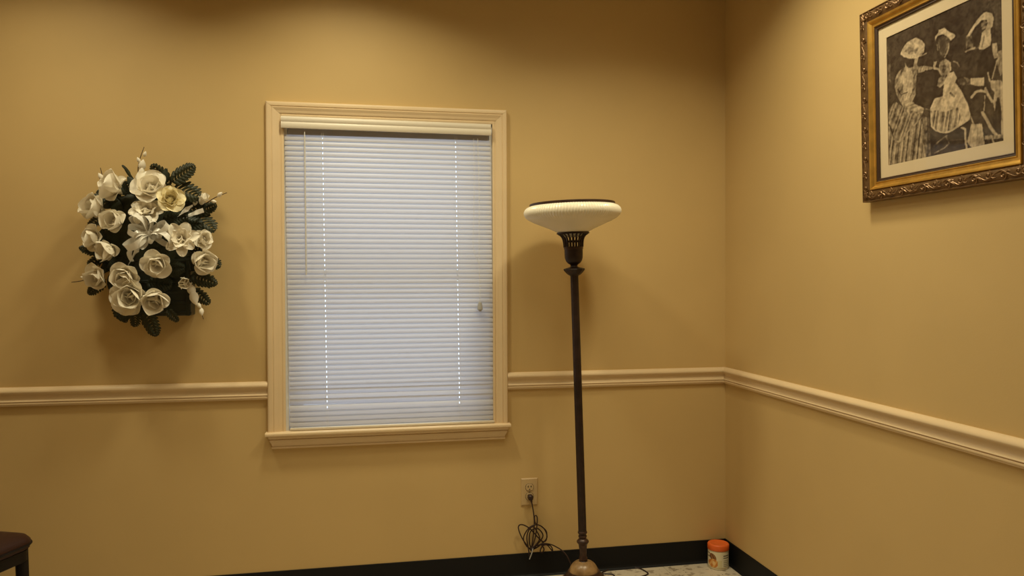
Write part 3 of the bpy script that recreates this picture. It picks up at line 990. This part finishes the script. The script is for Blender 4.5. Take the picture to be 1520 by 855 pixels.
stroke(.55, [(855, 1150), (880, 1215)], 12)
stroke(.34, [(500, 1420), (570, 1360), (625, 1325)], 12)
stroke(.30, [(505, 1490), (600, 1440), (645, 1400), (620, 1340)], 12)
stroke(.2, [(650, 1370), (780, 1360)], 8)
dk, lt = np.array((0.032, 0.017, 0.010)), np.array((0.69, 0.54, 0.36))
# soften the drawing like a photographic print, keep a little grain
def soften(c, n):
    for _ in range(n):
        p = np.pad(c, 1, mode='edge')
        c = (p[:-2, 1:-1] + p[2:, 1:-1] + p[1:-1, :-2] + p[1:-1, 2:] + 4 * c) / 8
    return c


g1 = soften(rng.standard_normal((GH, GW)), 6)
g2 = soften(rng.standard_normal((GH, GW)), 40)
sm = soften(canvas, 2)
big = soften(canvas, 30)
canvas = sm + 0.35 * (sm - big) + np.where(sm > .2, 1.0, .25) * (0.30 * g1 + 0.9 * g2)
tone = np.clip(canvas, 0, 1)[..., None] ** 1.3
rgb = dk + (lt - dk) * tone
gv = [(-PW / 2 - .002 + (PW + .004) * i / GW, -0.0076, ZC + PH / 2 + .002 - (PH + .004) * j / GH) for j in range(GH + 1) for i in range(GW + 1)]
gf = [(j * (GW + 1) + i, (j + 1) * (GW + 1) + i, (j + 1) * (GW + 1) + i + 1, j * (GW + 1) + i + 1) for j in range(GH) for i in range(GW)]
pm = bpy.data.meshes.new('print')
pm.from_pydata(gv, [], gf)
pm.materials.append(MT['print'])
ca = pm.color_attributes.new('print', 'FLOAT_COLOR', 'CORNER')
flat = np.concatenate([rgb.reshape(-1, 3), np.ones((GW * GH, 1))], 1)
ca.data.foreach_set('color', np.repeat(flat, 4, axis=0).astype(np.float32).ravel())
link('print', pm, pic)
obj('glass_pane', MB().box(-IX - .004, IX + .004, -0.0135, -0.0115, ZC - IZ - .004, ZC + IZ + .004), MT['glass'], pic)

# ---------------------------------------------------------------- flower arrangement
fa_loc = Vector((-0.805, D, 1.15))
fa = thing('flower_arrangement', 'artificial white flower and fern arrangement hung on the tan wall', 'flowers', fa_loc)
rf = random.Random(21)


def fp(px, py, d):
    return at(px, py, D - d) - fa_loc


# basket
bk = [fp(170, 400, .10), fp(282, 468, .10)]
bx0, bx1, bz0, bz1 = bk[0].x, bk[1].x, bk[1].z, fp(226, 385, .1).z
obj('basket', MB().bbox(bx0, bx1, -0.085, -0.002, bz0 - .002, bz1, 0.004), MT['basket'], fa)
for k in range(6):
    z = bz0 + 0.004 + k * (bz1 - bz0 - 0.012) / 5
    obj('basket_slat', MB().bbox(bx0 - 0.003, bx1 + 0.003, -0.089, -0.0855, z, z + 0.010, 0.0015), MT['basket'], fa)
for k in range(3):
    x = bx0 + 0.004 + k * (bx1 - bx0 - 0.02) / 2
    obj('basket_slat', MB().bbox(x, x + 0.012, -0.0925, -0.0895, bz0 - .002, bz1, 0.001), MT['basket'], fa)

# petals


def petal_mesh(L, Wd, p0, p1, cup, ruf, seed, m, base_r=0.08):
    r = random.Random(seed)
    nu, nv = 9, 11
    ph = r.uniform(0, 6)
    rows = []
    R_, H_ = base_r * L, 0.0
    pts = []
    vprev = 0.0
    for j in range(nv):
        tj = j / (nv - 1)
        v = 1 - (1 - tj) ** 1.9
        phi = p0 + (p1 - p0) * v + (0.5 * max(0.0, v - .72) / .28 if p1 > -.3 else 0.25 * max(0.0, v - .7))
        if j:
            R_ += math.sin(phi) * L * (v - vprev)
            H_ += math.cos(phi) * L * (v - vprev)
        vprev = v
        half = Wd * 0.5 * max(0.18 * (1 - v) + 0.01, math.sin(PI * min(1.0, 0.05 + 0.95 * v) ** 1.35) ** 0.55 if v < 1 else 0.0)
        nrm = Vector((-math.cos(phi), 0, math.sin(phi)))      # towards the axis
        row = []
        for i in range(nu):
            s = -1 + 2 * i / (nu - 1)
            y = s * half
            c = cup * s * s * half
            q = Vector((R_, y, H_)) + nrm * c
            q += nrm * (ruf * L * v * v * math.sin(s * 5 + ph)) + Vector((0, 0, 1)) * (ruf * .6 * L * v * math.cos(s * 4 + ph * 1.7) * (abs(s)))
            row.append(q)
        pts.append(row)
    b = MB()
    vs = [q for row in pts for q in row]
    fs = [(j * nu + i, j * nu + i + 1, (j + 1) * nu + i + 1, (j + 1) * nu + i) for j in range(nv - 1) for i in range(nu - 1)]
    me = b.add(vs, fs).mesh('petal', m, True)
    return me


PET = {}
for kind, m in (('w', MT['petal']), ('c', MT['petal_cream'])):
    PET[kind] = dict(
        outer=[petal_mesh(1.0, 1.15, 0.85, 1.30, 0.42, 0.035, 3 + k, m) for k in range(3)],
        mid=[petal_mesh(0.88, 1.10, 0.60, 0.45, 0.55, 0.035, 13 + k, m) for k in range(3)],
        inner=[petal_mesh(0.66, 0.85, 0.45, -0.45, 0.6, 0.03, 23 + k, m) for k in range(3)],
        cupo=[petal_mesh(1.15, 1.25, 1.05, -0.15, 0.50, 0.025, 33 + k, m) for k in range(3)],
        spike=[petal_mesh(1.0, 0.66, 0.95, 1.25, 0.45, 0.04, 43 + k, m) for k in range(3)],
        spike2=[petal_mesh(0.86, 0.60, 0.50, 0.70, 0.5, 0.04, 53 + k, m) for k in range(3)],
    )
heart_me = MB().ellipsoid((0, 0, 0.16), 0.17, 0.17, 0.20, 10, 7).lathe([(0.02, -0.25), (0.10, -0.10), (0.16, 0.0), (0.14, 0.06)], 10).mesh('flower', MT['heart'], True)
heart_c = MB().ellipsoid((0, 0, 0.25), 0.22, 0.22, 0.28, 10, 7).mesh('flower', MT['petal_cream'], True)


def aim(dirv, spin=0.0):
    return (Vector(dirv).to_track_quat('Z', 'Y') @ Euler((0, 0, spin)).to_quaternion()).to_euler()


def flower(px, py, rpx, d, dx, dz, style, kind='w'):
    """dx, dz: how far it faces right / up; else towards the room"""
    R_ = rpx / 355.0 * {'peony': 1.05, 'cup': 1.42, 'open': 1.02, 'lotus': 1.12, 'rose': 1.05, 'bud': 1.5}[style]
    loc = fp(px, py, d)
    f = link('flower', heart_c if kind == 'c' else heart_me, fa, loc=loc, rot=aim((dx, -1, dz), rf.uniform(0, 6)), scale=(R_,) * 3)
    P = PET[kind]
    rings = {'peony': [('outer', 6, 1.0), ('cupo', 5, .95), ('cupo', 4, .7), ('inner', 3, .8)], 'cup': [('outer', 3, .72), ('cupo', 4, 1.0), ('cupo', 3, .78), ('inner', 3, .9)], 'open': [('outer', 5, 1.05), ('cupo', 5, .95), ('inner', 4, .9)],
             'lotus': [('spike', 7, 1.0), ('spike2', 6, 1.0), ('inner', 4, .8)], 'rose': [('outer', 5, .98), ('cupo', 5, .86), ('cupo', 4, .66), ('inner', 4, .75)], 'bud': [('cupo', 3, .8), ('inner', 3, 1.0)]}[style]
    for (nm, n, s) in rings:
        a0 = rf.uniform(0, 6)
        jt = .20 if nm == 'cupo' else .10
        for k in range(n):
            q = s * rf.uniform(.92, 1.08)
            link('petal', rf.choice(P[nm]), f, rot=(rf.uniform(-jt, jt), rf.uniform(-jt, jt), a0 + 2 * PI * k / n + rf.uniform(-.15, .15)), scale=(q, q * rf.uniform(.92, 1.12), q * rf.uniform(1 - jt, 1 + jt)))


FL = [(176, 284, 19, .10, -.7, .7, 'cup'), (224, 282, 22, .11, .1, .45, 'open'), (253, 298, 18, .15, .25, .25, 'rose', 'c'), (151, 311, 17, .09, -.8, .3, 'cup'), (177, 331, 15, .13, -.4, .2, 'cup'),
      (219, 317, 20, .13, 0, .6, 'lotus'), (301, 297, 9, .09, .6, .5, 'bud'), (146, 352, 18, .10, -.8, -.1, 'open'), (167, 370, 15, .13, -.5, -.2, 'cup'), (269, 357, 20, .15, .2, .15, 'lotus'),
      (299, 357, 14, .10, .7, .3, 'open'), (297, 388, 17, .11, .6, -.1, 'cup'), (234, 389, 19, .15, .0, -.35, 'open'), (151, 409, 19, .10, -.7, -.3, 'open'), (189, 408, 20, .14, -.2, -.45, 'peony'),
      (196, 438, 24, .13, -.1, -.15, 'peony'), (231, 442, 17, .13, .2, -.3, 'cup'), (274, 419, 12, .12, .3, -.2, 'bud')]
for F in FL:
    flower(*F)


# foliage
def fern_mesh(n, seed, m, wid=0.36):
    r = random.Random(seed)
    b = MB()
    curve = r.uniform(-.08, .08)
    b.tube([(0, 0, 0), (curve * .3, -.01, .4), (curve, -.015, .75), (curve * 1.3, 0, .97)], [.014, .011, .008, .003], 5)
    for i in range(n):
        t = 0.10 + 0.86 * i / (n - 1)
        L = wid * (math.sin(PI * min(1, 0.22 + t * 0.80)) ** .8 + .05) * r.uniform(.92, 1.06)
        cx = curve * t * 1.2
        for s in (-1, 1):
            a = math.radians(52 - 26 * t)
            d = Vector((s * math.sin(a), 0, math.cos(a)))
            pr = Vector((-d.z * s, 0, d.x * s)) * s
            hw = 0.064 * (1 - .35 * t)
            p0 = Vector((cx, 0, t))
            up = Vector((0, -.035, 0))
            vs = [p0 - pr * hw * .5, p0 + pr * hw * .5, p0 + d * L * .55 + pr * hw + up, p0 + d * L * .92 + pr * hw * .7 + up * .4, p0 + d * L, p0 + d * L * .85 - pr * hw * .8 + up * .3,
                  p0 + d * L * .5 - pr * hw + up, p0 + d * L * .5 + up * 1.5]
            b.add(vs, [(0, 7, 6), (0, 1, 7), (1, 2, 7), (2, 3, 4, 7), (7, 4, 5, 6)])
    return b.mesh('fern_leaf', m, False)


FM = [fern_mesh(8 + k % 2, 60 + k, MT['leaf'], .36 + .03 * (k % 3)) for k in range(4)] + [fern_mesh(9, 90 + k, MT['leafb'], .40) for k in range(2)]


def fern(x0, y0, x1, y1, d0, d1, k, sc=1.0, face=(0, -1, 0)):
    a, b_ = fp(x0, y0, d0), fp(x1, y1, d1)
    dv = b_ - a
    L = dv.length
    z = dv.normalized()
    y = -Vector(face)
    y = (y - z * y.dot(z)).normalized()
    x = y.cross(z)
    M = Matrix((x, y, z)).transposed()
    link('fern_leaf', FM[k], fa, loc=a, rot=M.to_euler(), scale=(L * sc, L, L))


FE = [(256, 277, 226, 243, .07, .10), (252, 272, 290, 246, .07, .10), (255, 276, 300, 290, .07, .10), (168, 292, 128, 297, .06, .08), (160, 318, 130, 335, .06, .08), (290, 318, 322, 304, .06, .08),
      (285, 318, 322, 340, .06, .09), (150, 376, 117, 367, .07, .10), (165, 378, 129, 392, .06, .08), (158, 414, 131, 437, .06, .08), (300, 384, 329, 393, .06, .09), (280, 408, 323, 422, .08, .10),
      (284, 428, 311, 452, .08, .10), (214, 458, 233, 499, .09, .09), (200, 458, 203, 485, .09, .10), (172, 452, 188, 479, .08, .09), (246, 458, 264, 478, .09, .09), (185, 300, 143, 285, .05, .06),
      (238, 330, 280, 325, .09, .12), (250, 312, 306, 312, .06, .08), (252, 340, 300, 335, .08, .10), (215, 372, 255, 366, .10, .12), (195, 385, 160, 398, .08, .10), (180, 350, 140, 362, .06, .08),
      (240, 400, 275, 400, .09, .11), (262, 372, 300, 372, .07, .09), (205, 300, 240, 262, .05, .07), (200, 300, 190, 268, .05, .07), (215, 420, 255, 425, .09, .11), (205, 430, 170, 470, .09, .10)]
for i, q in enumerate(FE):
    fern(*q, i % 4 if i < 18 else 4 + i % 2, 1.0 if i < 18 else 1.2, face=(rf.uniform(-.3, .3), -1, rf.uniform(-.1, .4)))
# dark filler leaves close to the wall
BLF = []
for k in range(2):
    b = MB()
    vs, fs = [], []
    for j in range(7):
        t = j / 6
        hw = .26 * math.sin(PI * (0.06 + .94 * t)) ** .8 if j < 6 else 0.004
        for s in (-1, 0, 1):
            vs.append((s * hw, -.10 * math.sin(PI * t) + (.05 * abs(s)), t))
    for j in range(6):
        for s in range(2):
            fs.append((j * 3 + s, j * 3 + s + 1, (j + 1) * 3 + s + 1, (j + 1) * 3 + s))
    BLF.append(b.add(vs, fs).mesh('leaf', MT['leafb'], True))
for i in range(110):
    a = rf.uniform(0, 2 * PI)
    rr = math.sqrt(rf.random())
    cx, cy = 220 + 62 * rr * math.cos(a), 352 + 78 * rr * math.sin(a)
    d0 = rf.uniform(.025, .085)
    a2 = a + rf.uniform(-1.1, 1.1)
    Lp = rf.uniform(22, 36)
    p, q = fp(cx, cy, d0), fp(cx + Lp * math.cos(a2), cy + Lp * math.sin(a2), d0 + rf.uniform(-.01, .025))
    z = (q - p).normalized()
    y = Vector((rf.uniform(-.4, .4), 1, rf.uniform(-.5, .2)))
    y = (y - z * y.dot(z)).normalized()
    M = Matrix((y.cross(z), y, z)).transposed()
    L = (q - p).length
    link('leaf', BLF[i % 2], fa, loc=p, rot=M.to_euler(), scale=(L, L, L))
fo = MB().ellipsoid((0, 0, 0), .165, .045, .20, 24, 14)
rr_ = random.Random(4)
fo.v = [(x * rr_.uniform(.9, 1.06), y * rr_.uniform(.8, 1.1), z * rr_.uniform(.92, 1.05)) for x, y, z in fo.v]
obj('moss_mound', fo, MT['leafb'], fa, True, loc=fp(221, 357, .05))
# strap leaf at top
obj('strap_leaf', MB().tube(catmull([fp(204, 276, .07), fp(195, 262, .08), fp(188, 252, .09), fp(181, 245, .10)], 4), [.0035] * 6 + [.006] * 4 + [.0055, .005, .002], 6, flat=.35), MT['leaf'], fa, True)
obj('strap_leaf', MB().tube(catmull([fp(203, 276, .075), fp(195, 265, .08), fp(188, 254, .085), fp(184, 246, .09)], 4), [.0035] * 6 + [.005] * 4 + [.0045, .004, .002], 6, flat=.35), MT['leafb'], fa, True)

# budding sprigs
bud_me = MB().lathe([(0.0005, -.5), (.16, -.42), (.34, -.15), (.36, .08), (.25, .32), (.10, .50), (.02, .58)], 10).mesh('bud', MT['petal'], True)


def sprig(pts, buds):
    P = [fp(*p) for p in pts]
    cc = catmull(P, 5)
    o = fp(*pts[0])
    s = obj('bud_sprig', MB().tube([q - o for q in cc], [.0026 - .0014 * i / len(cc) for i in range(len(cc))], 6), MT['stem'], fa, True, loc=o)
    for (bx, by, bd, size, dx, dz) in buds:
        link('bud', bud_me, s, loc=fp(bx, by, bd) - o, rot=aim((dx, -.35, dz)), scale=(size / 355 * 1.3, size / 355 * 1.3, size / 355 * 1.55))


sprig([(207, 285, .07), (206, 262, .08), (205, 250, .09), (208, 235, .095), (214, 218, .10)], [(210, 258, .10, 10, .2, 1), (211, 246, .10, 10, .3, 1), (207, 268, .10, 12, -.1, 1), (215, 229, .105, 5, .4, 1), (206, 238, .1, 5, -.4, 1)])
sprig([(168, 290, .07), (159, 277, .08), (153, 264, .085), (149, 249, .09)], [(150, 263, .09, 7, -.5, 1), (157, 272, .09, 5, .4, .8)])
sprig([(285, 310, .07), (305, 302, .08), (320, 293, .09), (337, 286, .095)], [(326, 289, .10, 6, .7, .6), (301, 296, .1, 11, .4, .9), (317, 299, .095, 5, 1, -.2), (290, 300, .09, 7, .5, 1)])
sprig([(150, 410, .07), (135, 413, .08), (120, 417, .09), (106, 419, .09)], [(128, 413, .095, 8, -1, .3), (138, 409, .09, 8, -.8, .6)])
sprig([(276, 420, .09), (288, 438, .10), (296, 455, .105), (302, 474, .11)], [(284, 430, .11, 12, .4, -1), (288, 441, .12, 13, .3, -1), (295, 453, .12, 6, .5, -.6), (299, 462, .12, 7, .2, -1)])


# satin bow
def ribbon_strip(pts, wdt, twist=0.0, side=None):
    cc = catmull(pts, 7)
    b = MB()
    vs, fs = [], []
    n = len(cc)
    sd = Vector(side or (0, 0, 1))
    for i, p in enumerate(cc):
        t = (cc[min(n - 1, i + 1)] - cc[max(0, i - 1)]).normalized()
        s = (sd - t * sd.dot(t)).normalized()
        s = Matrix.Rotation(twist * i / n, 3, t) @ s
        for q in (-1, -.33, .33, 1):
            vs.append(p + s * wdt * .5 * q + t.cross(s) * (.0008 * (1 - q * q)))
    for i in range(n - 1):
        for k in range(3):
            fs.append((i * 4 + k, i * 4 + k + 1, (i + 1) * 4 + k + 1, (i + 1) * 4 + k))
    return b.add(vs, fs)


KN = fp(222, 346, .155)


def loop(px, py, L_out, wdt, roll):
    e = fp(px, py, .175)
    dv = e - KN
    perp = Matrix.Rotation(roll * 2.6, 3, dv.normalized()) @ Vector((0, -1, 0))
    side = dv.cross(perp).normalized()
    h = dv.length * .42
    pts = [KN, KN + dv * .45 + perp * h, KN + dv * .9 + perp * h * .75, KN + dv * 1.04, KN + dv * .8 - perp * h * .35, KN + dv * .4 - perp * h * .2, KN]
    obj('ribbon_loop', ribbon_strip(pts, wdt * 1.3, roll, side), MT['ribbon'], fa, True)


for a in ((196, 322, 1, .020, .3), (192, 338, 1, .024, -.3), (201, 353, 1, .022, .2), (214, 322, 1, .019, .4), (232, 330, 1, .019, -.4), (247, 331, 1, .019, .3), (241, 349, 1, .021, -.2), (228, 358, 1, .020, .3),
          (187, 366, 1, .022, -.2), (208, 368, 1, .020, .2), (252, 362, 1, .018, -.3)):
    loop(*a)
obj('ribbon_knot', MB().ellipsoid(tuple(KN + Vector((0, -.008, 0))), .016, .012, .014, 12, 8), MT['ribbon'], fa, True)
for pts, tw in (([(222, 350, .16), (205, 362, .175), (192, 375, .165), (196, 388, .15)], .8), ([(222, 350, .16), (203, 372, .17), (196, 384, .16), (190, 394, .15)], -.5),
                ([(260, 322, .10), (275, 312, .125), (286, 305, .12)], .5), ([(270, 324, .10), (290, 316, .12), (302, 312, .11)], -.4)):
    obj('ribbon_tail', ribbon_strip([fp(*p) for p in pts], .018, tw, (.5, 0, .6)), MT['ribbon'], fa, True)

# ---------------------------------------------------------------- chair
ch = thing('side_chair', 'dark side chair with brown leatherette seat at the left edge', 'chair', (-1.341, 2.620, 0), (0, 0, math.radians(-22)))
# faces +x ; local coordinates
SW, SD = 0.235, 0.245


def rrect(hx, hy, r, z, n=6, back=1.0):
    o = []
    for cx, cy, a0 in ((hx - r, hy - r, 0), (-hx + r, hy * back - r, PI / 2), (-hx + r, -hy * back + r, PI), (hx - r, -hy + r, 1.5 * PI)):
        for k in range(n + 1):
            a = a0 + PI / 2 * k / n
            o.append((cx + r * math.cos(a), cy + r * math.sin(a), z))
    return o


obj('seat', MB().sweep([rrect(SD - .012, SW - .012, .05, .422), rrect(SD - .003, SW - .003, .055, .428), rrect(SD, SW, .057, .440), rrect(SD - .001, SW - .001, .057, .452), rrect(SD - .010, SW - .010, .055, .464),
                        rrect(SD - .035, SW - .035, .05, .473), rrect(SD - .10, SW - .10, .05, .479), rrect(SD - .18, SW - .18, .04, .481)]), MT['seat'], ch, True)
obj('welt', MB().tube([(x, y, .4405) for x, y, z in rrect(SD + .0005, SW + .0005, .057, 0)], .0035, 6, closed=True), MT['chair_frame'], ch, True)
obj('seat_rail', MB().sweep([rrect(SD - .014, SW - .014, .045, .385), rrect(SD - .010, SW - .010, .047, .388), rrect(SD - .010, SW - .010, .047, .4215)]), MT['chair_frame'], ch, True)
for sy in (-1, 1):
    obj('leg', MB().tube([(SD - .036, sy * (SW - .036), .420), (SD - .033, sy * (SW - .034), .30), (SD - .018, sy * (SW - .026), 0.0)], [.019, .018, .013], 10), MT['chair_frame'], ch, True)
    obj('leg', MB().tube([(-SD + .03, sy * (SW - .03), .400), (-SD + .02, sy * (SW - .028), .25), (-SD - .05, sy * (SW - .02), 0.0)], [.019, .018, .013], 10), MT['chair_frame'], ch, True)
    obj('back_post', MB().tube(catmull([(-SD + .03, sy * (SW - .03), .39), (-SD + .012, sy * (SW - .03), .52), (-SD - .02, sy * (SW - .03), .70), (-SD - .065, sy * (SW - .035), .88)], 4), .016, 10), MT['chair_frame'], ch, True)
    obj('stretcher', MB().tube([(SD - .028, sy * (SW - .031), .20), (-SD + .008, sy * (SW - .026), .20)], .009, 8), MT['chair_frame'], ch, True)
brow = []
for k, (z, t) in enumerate(((.60, .010), (.605, .018), (.64, .022), (.74, .024), (.84, .022), (.885, .018), (.89, .010))):
    xb = -SD + .012 - (z - .52) * .22
    hw_ = SW - .052
    brow.append([(xb + t, -hw_ + .01, z), (xb + t + .004, -hw_ * .5, z), (xb + t + .004, hw_ * .5, z), (xb + t, hw_ - .01, z), (xb, hw_, z), (xb - t, hw_ - .01, z), (xb - t, -hw_ + .01, z), (xb, -hw_, z)])
obj('backrest', MB().sweep(brow), MT['seat'], ch, True)

# ---------------------------------------------------------------- jar
jp = Vector((1.5480, 3.1830, 0))
jar = thing('cream_jar', 'small cream jar with an orange screw lid on the floor in the corner', 'jar', jp)
JR = 0.0445
obj('body', MB().lathe([(JR - .004, 0.0), (JR - .001, 0.0015), (JR, 0.005), (JR, 0.078), (JR - .003, 0.082), (JR - .003, 0.088)], 48), MT['jar'], jar, True)
NRIB = 60
obj('lid', MB().lathe([(JR + .0005, 0.0825), (JR + .0018, 0.084), (JR + .0018, 0.1035), (JR - .0005, 0.1075), (JR - .004, 0.109), (JR - .007, 0.109), (JR - .010, 0.1072), (0.012, 0.1068), (0.001, 0.1068)], NRIB * 4, ripple=lambda r, z, a: r + (.0006 * math.cos(NRIB * a) if (r > JR and .0842 <= z < .104) else 0)), MT['orange'], jar, True)
# printed label wrapped round the body: angle 0 faces the camera, positive to the right
face = math.atan2(-jp.y, -jp.x)
NA, NZ = 300, 84
lv, lf, lc = [], [], []
for j in range(NZ + 1):
    for i in range(NA + 1):
        a = face + (-1.75 + 3.5 * i / NA)
        lv.append(((JR + .0004) * math.cos(a), (JR + .0004) * math.sin(a), 0.009 + 0.069 * j / NZ))
rl = np.random.default_rng(8)
for j in range(NZ):
    for i in range(NA):
        lf.append((j * (NA + 1) + i, j * (NA + 1) + i + 1, (j + 1) * (NA + 1) + i + 1, (j + 1) * (NA + 1) + i))
        s = -1.75 + 3.5 * (i + .5) / NA
        x, v = math.sin(s) * (1 if abs(s) < PI / 2 else 1.2), (j + .5) / NZ
        c = (0.76, 0.69, 0.50)
        if v < .05:
            c = (0.55, 0.42, 0.22)
        d1 = ((x + .46) / .46) ** 2 + ((v - .29) / .27) ** 2
        d2 = ((x + .50 + .5 * (v - .66)) / .30) ** 2 + ((v - .66) / .24) ** 2
        if d2 < 1 and v > .34:
            c = (0.16, 0.065, 0.03) if math.sin(x * 24 + v * 19) > -.3 else (0.34, 0.15, 0.05)
        if d1 < 1:
            c = (0.60, 0.22, 0.05) if math.sin(x * 15 - v * 13) > -.2 else (0.76, 0.42, 0.13)
            if ((x + .42) / .14) ** 2 + ((v - .30) / .13) ** 2 < 1:
                c = (0.82, 0.55, 0.25)
        if -0.05 < x < .35 and .06 < v < .5:
            c = (0.70, 0.62, 0.36)
        if .48 < x < .94 and any(abs(v - q) < .026 for q in (.78, .64)):
            c = (0.05, 0.04, 0.03)
        if .50 < x < .90 and any(abs(v - q) < .022 for q in (.47, .36, .24, .13)):
            c = (0.28, 0.24, 0.15)
        if -.98 < x < -.80 and any(abs(v - q) < .03 for q in (.88, .66)):
            c = (0.10, 0.05, 0.03)
        lc.append(c)
lm = bpy.data.meshes.new('label')
lm.from_pydata(lv, [], lf)
lm.materials.append(MT['label'])
ca = lm.color_attributes.new('print', 'FLOAT_COLOR', 'CORNER')
ca.data.foreach_set('color', np.repeat(np.concatenate([np.array(lc), np.ones((len(lc), 1))], 1), 4, axis=0).astype(np.float32).ravel())
lm.polygons.foreach_set('use_smooth', [True] * len(lm.polygons))
link('label', lm, jar)
